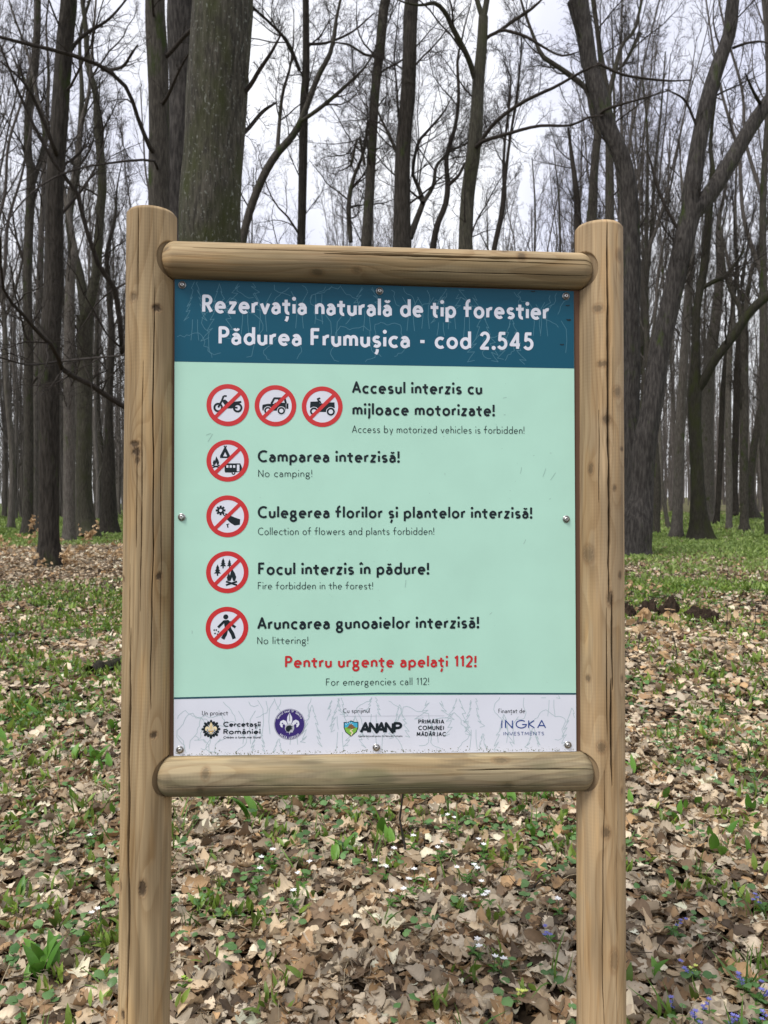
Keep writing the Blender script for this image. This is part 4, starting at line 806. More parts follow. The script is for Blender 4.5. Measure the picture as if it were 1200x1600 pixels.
F.poly([T(p) for p in ((-.5, .0), (-.2, .5), (.1, .52), (.3, .3), (.6, .1), (.2, -.02), (.05, -.22), (-.05, .0))], BRN, LAY(6)); F.stroke([T((0, -.85)), T((.2, -.5)), T((-.1, -.3)), T((.2, -.1))], s * .07, CREAM, LAY(6) - .00015)
for k in range(5): F.stroke([T((-.25 + .32 * math.cos(.4 + k * .55), .3 + .32 * math.sin(.4 + k * .55))), T((-.25 + .55 * math.cos(.4 + k * .55), .3 + .55 * math.sin(.4 + k * .55)))], s * .03, WHITE, LAY(5) - .00005)
for k, (ch, x0) in enumerate((('A', 562), ('N', 575.3), ('A', 587), ('N', 600.2), ('P', 613.5))):
    lettering(F, ch, (x0, 1146.2), (x0 + (15 if ch != 'P' else 14.2), 1146), 18, INK, .115, LAY(4) - .0002 * (k % 2), skew=.06)
lettering(F, 'Agenția Națională pentru Arii Naturale Protejate', (559.5, 1151.4), (628.6, 1151.2), 2.9, INK, .06, LAY(4), .15)
F.build('shield_logo', panel)
F = Flat()
for t, x0, x1, y0 in (('PRIMĂRIA', 653.5, 693.7, 1130.9), ('COMUNEI', 653.5, 693.5, 1140.6), ('MĂDÂRJAC', 651, 696.5, 1150.4)): lettering(F, t, (x0, y0), (x1, y0 - .1), 6.9, INK, .095, LAY(4), .18)
F.build('town_hall_lettering', panel)
F = Flat(); lettering(F, 'INGKA', (782.8, 1138.2), (852.5, 1138), 13.4, NAVY, .062, LAY(4), .22); lettering(F, 'INVESTMENTS', (786.5, 1149), (849.8, 1148.8), 5.6, NAVY, .06, LAY(4), .22)
F.build('investor_logo', panel)
# scratches and specks of dirt printed-surface wear
F = Flat(); rg = np.random.default_rng(5); SCR = flat('scuff', (.33, .52, .44), .7)
for px_, py_, l_, a_ in ((787, 648, 3, 0), (813, 740, 10, 80), (848, 745, 14, 70), (860, 750, 14, 55), (859, 708, 3, 0), (818, 850, 8, 65), (858, 780, 3, 20), (325, 690, 14, 60), (322, 680, 8, 20), (833, 712, 2, 0), (617, 890, 6, 75), (695, 742, 3, 90), (786, 622, 6, 10), (633, 918, 12, 85), (765, 960, 5, 40), (300, 990, 5, 90)):
    a_ = math.radians(a_); p = lp(px_, py_); q = lp(px_ + l_ * math.cos(a_), py_ - l_ * math.sin(a_)); F.stroke([p, (p + q) / 2 + (.0006, .0004), q], .0006, SCR, LAY(2))
for _ in range(60): F.disc(lp(290 + 600 * rg.random(), 590 + 480 * rg.random()), .0004 + .0006 * rg.random(), SCR, LAY(2), 6)
for px_, py_ in ((887, 477), (888, 499), (878, 538), (833, 455), (889, 500)): F.stroke([lp(px_ - 3, py_), lp(px_, py_ + 1), lp(px_ + 3, py_)], .0014, INK, LAY(3))
ALG = flat('algae_film', (.16, .17, .09), .9)
for _ in range(420):
    x_ = 274 + 624 * rg.random(); F.disc(lp(x_, (1181 - 7 * (x_ - 272) / 628) - abs(rg.normal()) * 3.2 - 1), .0005 + .0011 * rg.random() ** 2, ALG, LAY(3), 6)
F.build('scuffs', panel)
# screws: washer, domed head, socket
steel = flat('stainless_steel', (.62, .61, .59), .32, 1.0); dark_steel = flat('dark_screw_steel', (.16, .155, .15), .5, .7)  # darker steel in the socket and round the foot of the head
prof = [(.0098, 0), (.0098, .0014), (.0086, .002), (.0062, .0021), (.0060, .0036), (.0052, .0052), (.0038, .0062), (.0024, .0066), (.0022, .0052), (0.0001, .0050)]
def screw_mesh():
    n = 28; V, Fc = [], []
    for r, hh in prof:
        for k in range(n): a = k * 2 * math.pi / n; rr = r * (.86 + .14 * abs(math.cos(3 * a)) if r < .0025 else 1); V.append((rr * math.cos(a), -hh, rr * math.sin(a)))
    for i in range(len(prof) - 1):
        for k in range(n): Fc.append((i * n + k, i * n + (k + 1) % n, (i + 1) * n + (k + 1) % n, (i + 1) * n + k))
    me = bpy.data.meshes.new('screw'); me.from_pydata(V, [], [q[::-1] for q in Fc]); me.materials.append(steel); me.materials.append(dark_steel); me.update()
    me.polygons.foreach_set('material_index', [1 if i // n in (2, 7, 8) else 0 for i in range(len(Fc))]); me.polygons.foreach_set('use_smooth', [True] * len(Fc)); return me
sm = screw_mesh()
for i, (px_, py_) in enumerate(((285, 445.5), (593, 455), (884, 463), (284, 808), (884.5, 811), (281.5, 1171), (588, 1167.5), (887, 1163.5))):
    o = bpy.data.objects.new('screw', sm); COL.objects.link(o); o.parent = panel; q = lp(px_, py_); o.location = (q[0], -.001, q[1]); o.rotation_euler = (.06 * math.sin(i * 3), i * .7, .06 * math.cos(i * 5)); o.scale = (.95,) * 3
# ------------------------------------------------------------------ leaf litter, plants, small things on the floor
def leaf_template(kind, rng, n=8, cols=3):
    """curled dead leaf, length 1 along x: verts (n*cols,3), quads"""
    t = np.linspace(0, 1, n)
    if kind == 'oak': wv = .30 * np.sin(np.pi * t ** .8) ** .5 * (1 + .26 * np.sin(t * 2 * np.pi * 3.2 + rng.random() * 6)); 
    elif kind == 'beech': wv = .31 * np.sin(np.pi * t ** .9) ** .6 * (1 + .03 * rng.normal(size=n))
    else: wv = .40 * np.sin(np.pi * t ** .75) ** .65 * (1 + .24 * np.sin(t * 2 * np.pi * 2.1 + rng.random() * 6))
    wv = np.maximum(wv, .012); wv[0] = .012
    c = np.linspace(-1, 1, cols); U, Vv = np.meshgrid(t, c, indexing='ij')
    asym = 1 + .06 * rng.normal(size=(n, 1)) * np.sign(Vv)
    x = U - .5; y = wv[:, None] * Vv * asym
    cup = rng.normal() * 1.2 + .5; curl = rng.normal() * .8; tw = rng.normal() * .8
    z = cup * y ** 2 + curl * (x ** 2 - .08) * .8 + tw * x * y + .02 * rng.normal(size=x.shape) + .05 * np.sin(x * 9 + rng.random() * 6) * y * 4 * np.abs(y)
    if rng.random() < .35:                       # one side rolled over
        k = 3.2 + 2 * rng.random(); r = 1 / k; sgn = 1 if rng.random() < .5 else -1
        m = y * sgn > 0; a = np.abs(y) / r * .9; y = np.where(m, sgn * r * np.sin(a), y); z = np.where(m, z * .4 + r * (1 - np.cos(a)), z)
    V = np.stack([x, y, z], -1).reshape(-1, 3)
    i = np.arange(n - 1)[:, None] * cols; j = np.arange(cols - 1)[None]
    Q = np.stack([i + j, i + cols + j, i + cols + j + 1, i + j + 1], -1).reshape(-1, 4)
    return V, Q
def scatter(T, Q, pos, scale, yaw, tilt, tdir, col, shade=None):
    """T (m,v,3) templates; place len(pos) copies -> V,Q,col"""
    n = len(pos); k = RNG.integers(0, len(T), n); v = T.shape[1]
    V = T[k] * np.asarray(scale)[:, None, None]
    c, s = np.cos(yaw)[:, None], np.sin(yaw)[:, None]
    x, y, z = V[..., 0] * c - V[..., 1] * s, V[..., 0] * s + V[..., 1] * c, V[..., 2]
    ct, st = np.cos(tilt)[:, None], np.sin(tilt)[:, None]; ca, sa = np.cos(tdir)[:, None], np.sin(tdir)[:, None]
    p = x * ca + y * sa; q = -x * sa + y * ca
    p, z = p * ct - z * st, p * st + z * ct
    x, y = p * ca - q * sa, p * sa + q * ca
    V = np.stack([x, y, z], -1) + pos[:, None]
    Qs = (Q[None] + (np.arange(n) * v)[:, None, None]).reshape(-1, 4)
    C_ = np.repeat(col, v, axis=0)
    if shade is not None: C_ = C_ * np.tile(shade, n)[:, None]
    return V.reshape(-1, 3), Qs, C_
def spots(n, d0, d1, half=45, pw=1.0):
    n = int(n * half / 31)
    """n ground positions spread evenly over the sector between d0 and d1"""
    d = np.sqrt(d0 ** 2 + (d1 ** 2 - d0 ** 2) * RNG.random(n) ** pw); a = np.radians(half * (2 * RNG.random(n) - 1))
    x, y = d * np.sin(a), d * np.cos(a); return x, y
DEAD = np.array([(.50, .41, .30), (.46, .36, .25), (.40, .30, .19), (.58, .50, .40), (.33, .215, .12), (.27, .165, .085), (.20, .135, .085), (.42, .36, .29), (.50, .42, .33), (.13, .09, .06), (.40, .25, .12), (.60, .53, .44), (.54, .46, .36)])
def dead_cols(n): 
    c = DEAD[RNG.integers(0, len(DEAD), n)] * np.array([1.05, 1.0, .87]); c = mix(c, c.mean(1, keepdims=True) * np.array([1.14, 1.0, .82]), .22); return np.minimum(c * (.55 + 1.0 * RNG.random((n, 1)) ** 1.2), .78)
leaf_m = attrmat('dead_leaf', .62, .3, .12, (160, .35, .002))
def litter_bed():
    rg = np.random.default_rng(3); out = []
    TQ = [leaf_template(k, rg, 9) for k in ['oak'] * 12 + ['beech'] * 16 + ['maple'] * 6]; T = np.stack([t[0] for t in TQ]); Q = TQ[0][1]
    vein = np.ones((9, 3)); vein[:, 1] = 1.12; vein = vein.ravel()
    NQ = [leaf_template(k, rg, 15, 7) for k in ['oak'] * 20 + ['beech'] * 30 + ['maple'] * 4]; NT = np.stack([t[0] for t in NQ]); NF = NQ[0][1]
    nv = np.ones((15, 7)); nv[:, 3] = 1.16; nv[::2, 1::2] *= .93; nv[1::2, ::2] *= 1.05; nv[:, (0, 6)] *= .86; nv = nv.ravel()
    def bed(n, d0, d1, smin, smax, lift, tmax, T=T, Q=Q, shade=vein, thin=.6):
        x, y = spots(n, d0, d1); n = len(x)
        keep = RNG.random(n) > thin * green(x, y) * sstep(9, 20, y); x, y = x[keep], y[keep]; n = len(x)
        z = ground_z(x, y) + lift * RNG.random(n)
        tl = tmax * RNG.random(n) ** 1.6 * (.6 + .8 * (z - ground_z(x, y)) / lift)
        out.append(scatter(T, Q, np.stack([x, y, z], 1), smin + (smax - smin) * RNG.random(n) ** 1.3, RNG.random(n) * 6.28, tl, RNG.random(n) * 6.28, dead_cols(n), shade))
    bed(18000, 1.7, 5.2, .035, .115, .035, .5, NT, NF, nv); bed(8000, 1.7, 5.2, .02, .055, .04, .8, NT, NF, nv)
    bed(27000, 5.0, 11, .05, .125, .045, .6)
    TQ2 = [leaf_template(k, rg, 4) for k in ['beech'] * 10 + ['maple'] * 10]; T2 = np.stack([t[0] for t in TQ2])
    bed(42000, 10.5, 24, .06, .13, .05, .9, T2, TQ2[0][1], None, .8)
    TQ3 = [leaf_template(k, rg, 3) for k in ['beech'] * 8 + ['maple'] * 8]; T3 = np.stack([t[0] for t in TQ3])
    bed(45000, 23, 75, .12, .24, .05, .8, T3, TQ3[0][1], None, .85)
    x, y = spots(5200, 1.7, 9); n = len(x); a = RNG.random(n) * 6.28; ln = .03 + .16 * RNG.random(n) ** 2; z = ground_z(x, y) + .028 + .02 * RNG.random(n)   # bits of twig and straw
    dv = np.stack([np.cos(a), np.sin(a), .25 * RNG.normal(size=n)], 1) * ln[:, None]; p0 = np.stack([x, y, z], 1)
    V, Q = tubes(np.stack([p0 - dv / 2, p0 + RNG.normal(size=(n, 3)) * ln[:, None] * .06, p0 + dv / 2], 1), np.full((n, 3), .0011) * (.6 + RNG.random((n, 1))), 4)
    out.append((V, Q, np.repeat(np.where(RNG.random((n, 1)) < .5, np.array([[.09, .065, .045]]), np.array([[.45, .37, .24]])), 12, 0)))
    V, Q, C_ = merge(out)
    o = obj('fallen_leaves', mesh_np('fallen_leaves', V, Q, C_), leaf_m); o['kind'] = 'stuff'; tag(o, 'thick bed of dead tan and brown leaves over the forest floor', 'leaf litter')
litter_bed()
green_m = attrmat('spring_leaf', .45, .4, .22)
def blade(n=5, w=.28, bend=.35, fold=.25):      # broad pointed leaf standing up z, length 1
    t = np.linspace(0, 1, n); wv = w * .5 * np.sin(np.pi * (.06 + .93 * t ** .85)) ** .9; wv[0] = .035
    y = -bend * t ** 2; z = np.sqrt(np.clip(1 - .4 * bend * t, .2, 1)) * t
    V = [[(-wv[i], y[i] + fold * wv[i], z[i]), (0, y[i], z[i]), (wv[i], y[i] + fold * wv[i], z[i])] for i in range(n)]
    V = np.array(V).reshape(-1, 3); i = np.arange(n - 1)[:, None] * 3; j = np.arange(2)[None]
    return V, np.stack([i + j, i + j + 1, i + 3 + j + 1, i + 3 + j], -1).reshape(-1, 4)
def disc_leaf(rng):                              # round leaf lying near level, 3 x 3 grid pressed to a disc
    u = np.array([[-1, -1], [0, -1.1], [1, -1], [-1.1, 0], [0, 0], [1.1, 0], [-1, 1], [0, .8], [1, 1]], float); u /= np.maximum(np.linalg.norm(u, axis=1, keepdims=True), .9); u[4] = 0
    u = u * (1 + .08 * rng.normal(size=(9, 1))); z = -.12 * (u ** 2).sum(1) + .08 * rng.normal(size=9); z[4] += .05
    q = [(0, 1, 4, 3), (1, 2, 5, 4), (3, 4, 7, 6), (4, 5, 8, 7)]
    return np.column_stack([u * .5, z]), np.array(q)
def ground_cover():
    rg = np.random.default_rng(8); out = []
    def gcol(n, a=(.055, .135, .022), b=(.14, .27, .045)): return mix(np.array(a), np.array(b), RNG.random((n, 1))) * (.75 + .5 * RNG.random((n, 1)))
    TB = [blade(5, .26 + .12 * rg.random(), .1 + .6 * rg.random(), .3) for _ in range(8)]; B = np.stack([t[0] for t in TB]); BQ = TB[0][1]
    TD = [disc_leaf(rg) for _ in range(6)]; D = np.stack([t[0] for t in TD]); DQ = TD[0][1]
    TG = [blade(4, .05, .2 + .7 * rg.random(), .1) for _ in range(6)]; GB = np.stack([t[0] for t in TG]); GQ = TG[0][1]
    TS = [blade(3, .42, .2 + .6 * rg.random(), .2) for _ in range(6)]; S = np.stack([t[0] for t in TS]); SQ = TS[0][1]
    def clumps(T, Q, n, d0, d1, per, spread, s0, s1, tilt, a, b, zoff, thr=.0):
        x, y = spots(n, d0, d1); g = green(x, y); k = RNG.random(len(x)) < np.clip(g * 1.5 + thr, 0, 1); x, y = x[k], y[k]
        m = RNG.integers(max(1, per // 2), per + 1, len(x)); base = gcol(len(x), a, b)
        x, y, base = np.repeat(x, m), np.repeat(y, m), np.repeat(base, m, 0); n_ = len(x)
        x = x + RNG.normal(size=n_) * spread; y = y + RNG.normal(size=n_) * spread
        P = np.stack([x, y, ground_z(x, y) + zoff * (.5 + RNG.random(n_))], 1)
        out.append(scatter(T, Q, P, s0 + (s1 - s0) * RNG.random(n_), RNG.random(n_) * 6.28, tilt * RNG.random(n_), RNG.random(n_) * 6.28, base * (.85 + .3 * RNG.random((n_, 1)))))
    cA, cB = (.085, .15, .02), (.22, .32, .05)
    clumps(D, DQ, 3600, 1.8, 6, 4, .03, .018, .038, .5, (.07, .16, .045), (.16, .29, .10), .055, .12)      # celandine
    clumps(B, BQ, 3600, 1.8, 6, 7, .018, .028, .066, 1.0, cA, cB, .03, .10)                              # small feathery sprouts
    clumps(GB, GQ, 900, 1.8, 6, 6, .02, .07, .16, .8, (.06, .13, .02), (.15, .25, .05), .01, .12)          # grass blades
    clumps(B, BQ, 2600, 4, 16, 5, .04, .07, .13, .7, cA, cB, .02, .04)                                      # wild garlic further off
    clumps(B, BQ, 9500, 5.5, 16, 7, .05, .035, .085, .9, cA, cB, .035, .08)
    clumps(D, DQ, 8000, 5.5, 16, 5, .05, .025, .055, .5, (.05, .13, .03), (.13, .26, .07), .045, .06)
    clumps(S, SQ, 34000, 14, 36, 5, .10, .07, .15, .9, (.14, .22, .045), (.31, .40, .11), .01, 0)
    clumps(S, SQ, 26000, 34, 75, 4, .25, .12, .24, .9, (.14, .22, .045), (.31, .40, .11), .01, 0)
    V, Q, C_ = merge(out)
    o = obj('ground_cover', mesh_np('ground_cover', V, Q, C_), green_m); o['kind'] = 'stuff'; tag(o, 'low green spring plants sprouting through the dead leaves', 'ground cover')
ground_cover()
# single plants that can be told one by one
def floor_at(px, py):
    r = ray(px, py); t = -1.5 / r[2]
    for _ in range(6): q = EYE + r * t; t = (float(ground_z(q[0], q[1])) - 1.5) / r[2]
    q = EYE + r * t; return np.array([q[0], q[1], float(ground_z(q[0], q[1]))])
rg = np.random.default_rng(21)
def garlic(px, py, hpx, n, label, group):
    p = floor_at(px, py); s = hpx * p[1] / FPX * 1.35; p[2] += .02
    root = empty('wild_garlic', p, label, 'plant', group)
    for k in range(n):
        V, Q = blade(9, .30 + .1 * rg.random(), .1 + .5 * rg.random(), .35); V = V * np.array([1, 1, 1]) * s * (.75 + .35 * rg.random())
        a = rg.random() * 6.28 if n > 1 else math.pi * (rg.random() - .5) * .6 + (math.pi if rg.random() < .3 else 0); c, s_ = math.cos(a), math.sin(a)
        tl = .1 + .35 * rg.random(); V = V @ np.array([[1, 0, 0], [0, math.cos(tl), math.sin(tl)], [0, -math.sin(tl), math.cos(tl)]]); V = V @ np.array([[c, s_, 0], [-s_, c, 0], [0, 0, 1]])
        V = V + np.array([.012 * rg.normal() * n ** .5, .012 * rg.normal() * n ** .5, 0])
        col = mix(np.array([.07, .19, .02]), np.array([.16, .33, .045]), rg.random())
        obj('leaf', mesh_np('leaf', V, Q, np.tile(col, (len(V), 1))), green_m, root)
for row in [(75, 1530, 62, 7, 'largest clump of broad wild garlic leaves, low left beside the left post'), (462, 1548, 40, 0, None)]:
    if row[3]: garlic(row[0], row[1], row[2] * .72, *row[3:], None)
GL = 'broad green wild garlic leaves '
for px_, py_, h_, n_ in ((405, 1410, 42, 1), (392, 1288, 36, 3), (330, 1262, 30, 3), (405, 1278, 26, 2), (455, 1258, 24, 3), (475, 1262, 30, 2), (345, 1250, 22, 2), (420, 1370, 30, 1), (535, 1340, 34, 2), (523, 1352, 26, 2)):
    garlic(px_, py_, h_, n_, GL + 'under the left half of the lower rail', 'wild garlic under the left half of the rail')
for px_, py_, h_, n_ in ((598, 1310, 34, 2), (607, 1325, 24, 2), (676, 1255, 22, 1), (787, 1265, 22, 1), (802, 1262, 26, 2), (812, 1276, 26, 1), (828, 1256, 26, 2), (842, 1258, 22, 1), (853, 1262, 26, 2), (882, 1285, 24, 1), (830, 1320, 22, 1), (862, 1245, 24, 2), (870, 1325, 18, 1), (722, 1258, 22, 2), (760, 1262, 20, 1)):
    garlic(px_, py_, h_, n_, GL + 'under the right half of the lower rail', 'wild garlic under the right half of the rail')
for px_, py_, h_, n_ in ((1097, 1215, 24, 1), (1085, 1262, 24, 1), (1040, 1256, 24, 1), (1041, 1280, 20, 1), (1052, 1296, 24, 1), (1059, 1280, 18, 1), (1072, 1274, 16, 1), (1098, 1276, 20, 1), (1082, 1298, 18, 1), (1108, 1320, 24, 1), (1133, 1320, 28, 2), (1125, 1345, 32, 2), (1172, 1278, 24, 2), (1165, 1288, 20, 2), (1178, 1305, 24, 1), (1176, 1342, 24, 1), (1054, 1400, 26, 1), (1034, 1545, 32, 2), (992, 1212, 22, 2), (1142, 1235, 16, 1), (985, 1265, 20, 2), (980, 1285, 24, 1)):
    garlic(px_, py_, h_, n_, GL + 'right of the right post', 'wild garlic right of the right post')
for px_, py_, h_, n_ in ((30, 1115, 26, 3), (55, 1132, 24, 3), (118, 1190, 22, 2), (150, 1195, 24, 3), (175, 1150, 24, 3), (182, 1172, 24, 2), (108, 1262, 22, 1), (180, 1278, 24, 1), (25, 1415, 28, 2), (12, 1440, 26, 1), (122, 1492, 30, 1), (168, 1365, 18, 1), (40, 1550, 30, 1), (5, 1170, 26, 2), (150, 1200, 26, 3), (162, 1210, 22, 2)):
    garlic(px_, py_, h_, n_, GL + 'left of the left post, smaller than the big clump', 'wild garlic left of the left post')
white_m = flat('white_petal', (.85, .85, .83), .5); blue_m = flat('blue_petal', (.16, .16, .46), .5); stem_m = flat('green_stem', (.07, .14, .03), .6); tan_m = attrmat('tan_leaf', .6, .3, .25)
yel_m = flat('yellow_petal', (.62, .66, .16), .5)
def flower_plant(kind, px, py, hpx, label, group, m):
    p = floor_at(px, py + hpx); s = hpx * p[1] / FPX * 1.1; root = empty(kind, p, label, 'flower', group)
    ln = np.array([[[0, 0, 0], [.06 * s * rg.normal(), .06 * s * rg.normal(), .55 * s], [.16 * s * rg.normal(), .10 * s * rg.normal(), s]]])
    V, Q = tubes(ln, np.array([[.0016, .0013, .001]]), 6); obj('stem', mesh_np('stem', V, Q), stem_m, root)
    parts = []
    for k in range(6):
        v, q = blade(5, .5, .3, .2); v = v * s * .38; a = k * 1.05 + rg.normal() * .2; tl = 1.15
        v = v @ np.array([[1, 0, 0], [0, math.cos(tl), math.sin(tl)], [0, -math.sin(tl), math.cos(tl)]]); c, s_ = math.cos(a), math.sin(a); v = v @ np.array([[c, s_, 0], [-s_, c, 0], [0, 0, 1]])
        parts.append((v + ln[0, 1] * (.7 if k % 2 else 1.0), q, np.tile(mix(np.array([.05, .13, .02]), np.array([.1, .22, .035]), rg.random()), (len(v), 1))))
    V, Q, C_ = merge(parts); obj('leaves', mesh_np('leaves', V, Q, C_), green_m, root)
    parts = []; tip = ln[0, 2]; nod = rg.normal(size=2) * .5
    heads = [tip] if kind == 'white_flower' else [tip + np.array([.007 * rg.normal(), .007 * rg.normal(), -.01 * k]) for k in range(4)]
    fs = .0155 if kind == 'white_flower' else .011
    for hd in heads:
        for k in range(6):
            v, q = blade(4, .55, .25, .3); v = v * fs; a = k * 1.047; tl = .75 + .3 * rg.random() + nod[0] * .3
            v = v @ np.array([[1, 0, 0], [0, math.cos(tl), math.sin(tl)], [0, -math.sin(tl), math.cos(tl)]]); c, s_ = math.cos(a), math.sin(a); v = v @ np.array([[c, s_, 0], [-s_, c, 0], [0, 0, 1]])
            parts.append((v + hd, q, None))
    V, Q, _ = merge(parts); obj('petals', mesh_np('petals', V, Q), m, root)
for px_, py_ in ((420, 1330), (408, 1343), (407, 1361), (460, 1397), (475, 1350), (471, 1369)):
    flower_plant('white_flower', px_, py_, 34, 'small white flower on a thin stem under the left half of the lower rail', 'white flowers under the left half of the rail', white_m)
for px_, py_ in ((582, 1350), (603, 1357), (653, 1362), (641, 1378), (665, 1378), (625, 1392), (612, 1398), (681, 1328), (693, 1321), (703, 1278), (712, 1282), (755, 1325), (758, 1315), (730, 1362), (736, 1358), (746, 1354), (752, 1380), (722, 1407), (750, 1400), (765, 1398), (740, 1471), (745, 1481), (771, 1500), (787, 1502), (872, 1409), (647, 1310), (622, 1330)):
    flower_plant('white_flower', px_, py_, 30, 'small white flower on a thin stem under the right half of the lower rail', 'white flowers under the right half of the rail', white_m)
for px_, py_ in ((137, 1431), (152, 1428), (144, 1306)):
    flower_plant('white_flower', px_, py_, 30, 'small white flower on a thin stem left of the left post', 'white flowers left of the left post', white_m)
flower_plant('blue_squill', 859, 1453, 34, 'single blue squill flower in the dead leaves just left of the right post foot', None, blue_m)
for px_, py_ in ((1052, 1440), (1191, 1402), (1080, 1506), (1160, 1529), (1190, 1546), (1183, 1542), (1108, 1570), (1050, 1564), (1187, 1582), (1145, 1588), (1152, 1592), (1083, 1582)):
    flower_plant('blue_squill', px_, py_, 36, 'blue squill flower in the dead leaves right of the right post', 'blue squills right of the right post', blue_m)
flower_plant('yellow_flower', 1090, 1512, 34, 'pale yellow flower spike low down, right of the right post', None, yel_m)
flower_plant('yellow_flower', 812, 1542, 34, 'pale yellow flower spike low down, between the two posts', None, yel_m)
flower_plant('bright_sprout', 286, 1530, 28, 'bright yellow-green sprout low down beside the left post', None, flat('lime_leaf', (.30, .46, .05), .5))
# dead-leaved beech saplings, the bare whip under the board, sticks, soil
def sapling(px, py, hpx, n, label, spread=.5, leaf=.085, m=MB['twig'], group=None, lean=.1, bare=False, rad=.006):
    p = floor_at(px, py); H = hpx * p[1] / FPX; root = empty('dead_leaf_sapling' if not bare else 'bare_sapling', p, label, 'sapling', group)
    z = np.linspace(-.03, H, 7); st = np.column_stack([lean * H * (z / H) ** 1.5 + .02 * H * rg.normal(size=7), .03 * H * rg.normal(size=7), z])[None]; r = np.linspace(rad, rad * .4, 7)[None]
    V, Q = tubes(st, r, 7); pr = [(V, Q, None)]
    B, rb = grow(st, r, 5 if bare else 9, .25 if not bare else .6, 1, 60, H * spread * (.3 if bare else 1), .6, 5, .05, .15, rg, .0018); pr.append((*tubes(B, rb, 4), None))
    v, q, _ = merge(pr); obj('stem', mesh_np('stem', v, q), m, root)
    if n:
        T = np.stack([leaf_template('beech', rg, 5)[0] for _ in range(8)]); Q5 = leaf_template('beech', rg, 5)[1]
        k = rg.integers(0, len(B), n); t = rg.integers(1, 5, n); P = B[k, t] + rg.normal(size=(n, 3)) * .02 - np.array([0, 0, .02])
        V, Q, C_ = scatter(T, Q5, P, leaf * (.7 + .6 * rg.random(n)), rg.random(n) * 6.28, rg.random(n) * 1.4, rg.random(n) * 6.28, mix(np.array([.50, .33, .17]), np.array([.62, .47, .29]), rg.random((n, 1))))
        obj('leaves', mesh_np('leaves', V, Q, C_), tan_m, root)
sapling(43, 882, 62, 120, 'tan dead-leaved sapling left of the dark straight trunk foot', .8, .10)
sapling(60, 896, 24, 40, 'low tan sprig at the very foot of the dark straight trunk', .9, .09)
sapling(100, 892, 28, 70, 'small tan dead-leaved sapling right of the dark straight trunk foot', 1.0, .10)
sapling(130, 876, 42, 150, 'widest tan dead-leaved sapling in front of the greenish forked tree', 1.3, .10)
sapling(178, 890, 32, 60, 'small tan dead-leaved sapling beside the left post', 1.0, .09)
sapling(8, 872, 26, 50, 'low tan sapling at the left edge of the picture', 1.2, .1)
sapling(985, 936, 26, 16, 'pale tan dead-leaved sprig beside the right post', .9, .085)
sapling(1016, 940, 36, 10, 'pale dead-leaved shoot standing behind the soil clods', .5, .09)
sapling(1058, 1062, 118, 16, 'tallest dead-leaved sapling, with pale hanging leaves in front of the soil clods', .35, .09, lean=-.12)
sapling(994, 1040, 88, 9, 'thin dark sapling with few tan leaves close to the right post', .35, .11, lean=.15)
sapling(1141, 985, 26, 7, 'tiny tan sprig right of the soil clods', .8, .12)
sapling(628, 1402, 250, 0, 'thin dark bare sapling rising behind the lower rail', .3, bare=True, lean=-.01, rad=.006)
for px_, py_, h_, lb in ((1132, 1005, 60, 'bare upright whip right of the tallest tan sapling'), (1175, 1020, 70, 'bare upright whip nearest the right edge'), (1028, 930, 60, 'bare whip behind the soil clods, near the right post'), (1135, 925, 55, 'bare whip standing in the green strip'), (75, 918, 40, 'bare whip in front of the dark straight trunk')):
    sapling(px_, py_, h_, 0, lb, .5, bare=True, rad=.006)
soil_m = attrmat('dark_soil', .95, .1, 0, (60, 1.0, .02))
def clod(px, py, wpx, hpx, label, seed):
    p = floor_at(px, py); w_ = wpx * p[1] / FPX / 2; h_ = hpx * p[1] / FPX
    a = np.linspace(0, 2 * np.pi, 41)[:-1]; t = np.linspace(0, np.pi / 2, 14)
    TT, AA = np.meshgrid(t, a, indexing='ij'); dx, dy, dz = np.cos(TT) * np.cos(AA), np.cos(TT) * np.sin(AA), np.sin(TT)
    k = .5 + .85 * fbm(dx * 3.1 + seed, dy * 3.1, dz * 2.1 + seed, 5) + .4 * (vnoise(dx * 7, dy * 7, dz * 7 + seed) - .5)
    V = np.stack([dx * k * w_, dy * k * w_ * .8, dz * k * h_ * 1.05 - .03], -1).reshape(-1, 3)
    i = np.arange(13)[:, None] * 40; j = np.arange(40)[None]; j2 = (j + 1) % 40
    Q = np.stack([i + j, i + j2, i + 40 + j2, i + 40 + j], -1).reshape(-1, 4)
    c = mix(np.array([.022, .015, .011]), np.array([.06, .042, .03]), RNG.random((len(V), 1)))
    o = obj('soil_clod', mesh_np('soil_clod', V, Q, c), soil_m); o.location = p; tag(o, label, 'soil')
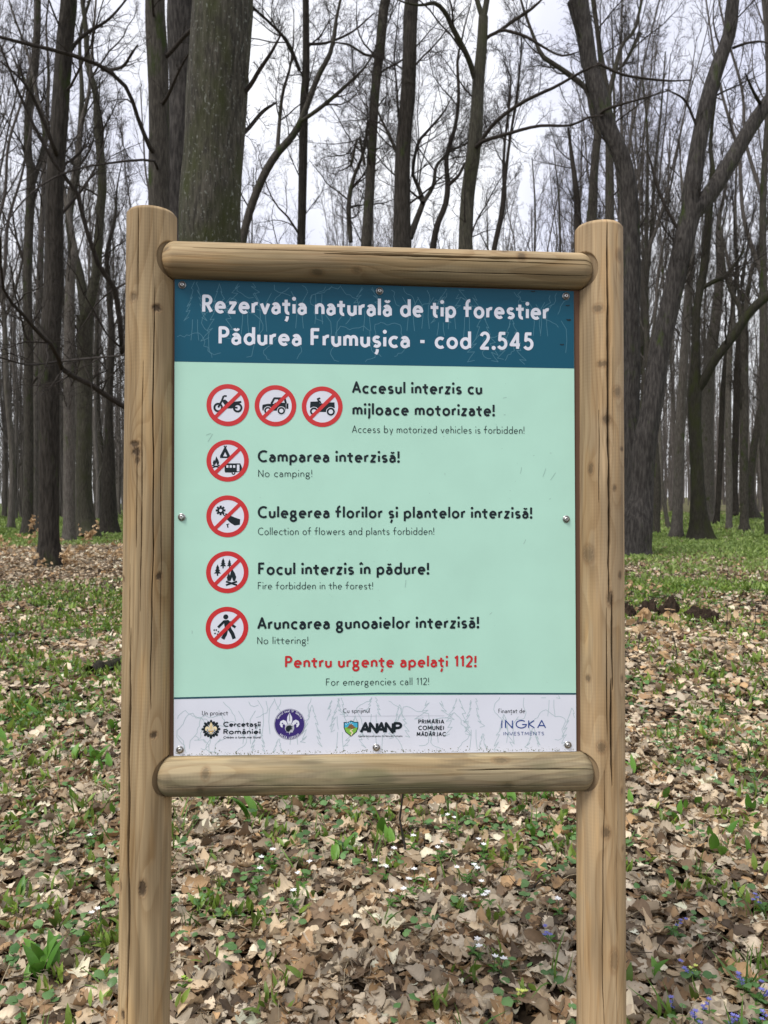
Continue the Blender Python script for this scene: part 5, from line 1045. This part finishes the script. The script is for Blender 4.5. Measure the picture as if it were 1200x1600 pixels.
clod(979, 966, 30, 28, 'dark soil clod touching the right post edge', 3); clod(1014, 962, 34, 26, 'ragged dark soil clod between the post-side one and the tallest', 9); clod(1047, 964, 36, 32, 'tallest dark soil clod, peaked', 14); clod(1097, 972, 54, 24, 'widest dark soil clod, low, rightmost of the row', 22); clod(1140, 978, 24, 10, 'smallest dark soil lump right of the widest clod', 31)
def stick(pts, r, label, m=MB['twig'], dz=.02):
    P = np.array([floor_at(*q) + np.array([0, 0, dz]) for q in pts]); P = resample(P, 14); P[:, 2] += .012 * rg.normal(size=14); org = P[0].copy()
    pr = [(*tubes((P - org)[None], np.linspace(r, r * .5, 14)[None], 8), None)]
    B, rb = grow((P - org)[None], np.linspace(r, r * .5, 14)[None], 3, .3, 1, 40, -.25, .6, 5, .05, .1, rg, .0015); pr.append((*tubes(B, rb, 5), None))
    v, q, _ = merge(pr); o = obj('fallen_stick', mesh_np('fallen_stick', v, q), m); o.location = org; tag(o, label, 'stick')
stick([(-20, 995), (10, 997), (28, 999)], .035, 'pale fallen stick at the left edge, upper of the two', MB['pale'], .05); stick([(-20, 1008), (10, 1007), (32, 1004)], .03, 'pale fallen stick at the left edge, lower of the two', MB['pale'], .05)
stick([(140, 1060), (172, 1050), (215, 1035)], .06, 'mossy fallen branch poking out left of the left post', MB['moss'], .05)
stick([(880, 1382), (850, 1395), (790, 1402), (745, 1420)], .004, 'thin dark twig lying under the right end of the lower rail'); stick([(330, 1262), (360, 1262), (420, 1252)], .006, 'dark twig lying close below the left end of the lower rail')
stick([(760, 1600), (776, 1545), (790, 1512)], .005, 'dark twig lying low down between the posts, right of centre'); stick([(1085, 1480), (1095, 1540), (1098, 1600)], .005, 'dark twig lying right of the right post, low down'); stick([(1170, 1010), (1120, 1022), (1070, 1022)], .012, 'dark curved twig lying in front of the soil clods')
stick([(255, 1585), (300, 1545), (330, 1530)], .003, 'thin pale twig lying low down beside the left post', MB['pale'], .04); stick([(130, 1590), (150, 1560), (160, 1530)], .004, 'dark twig lying left of the left post, low down')
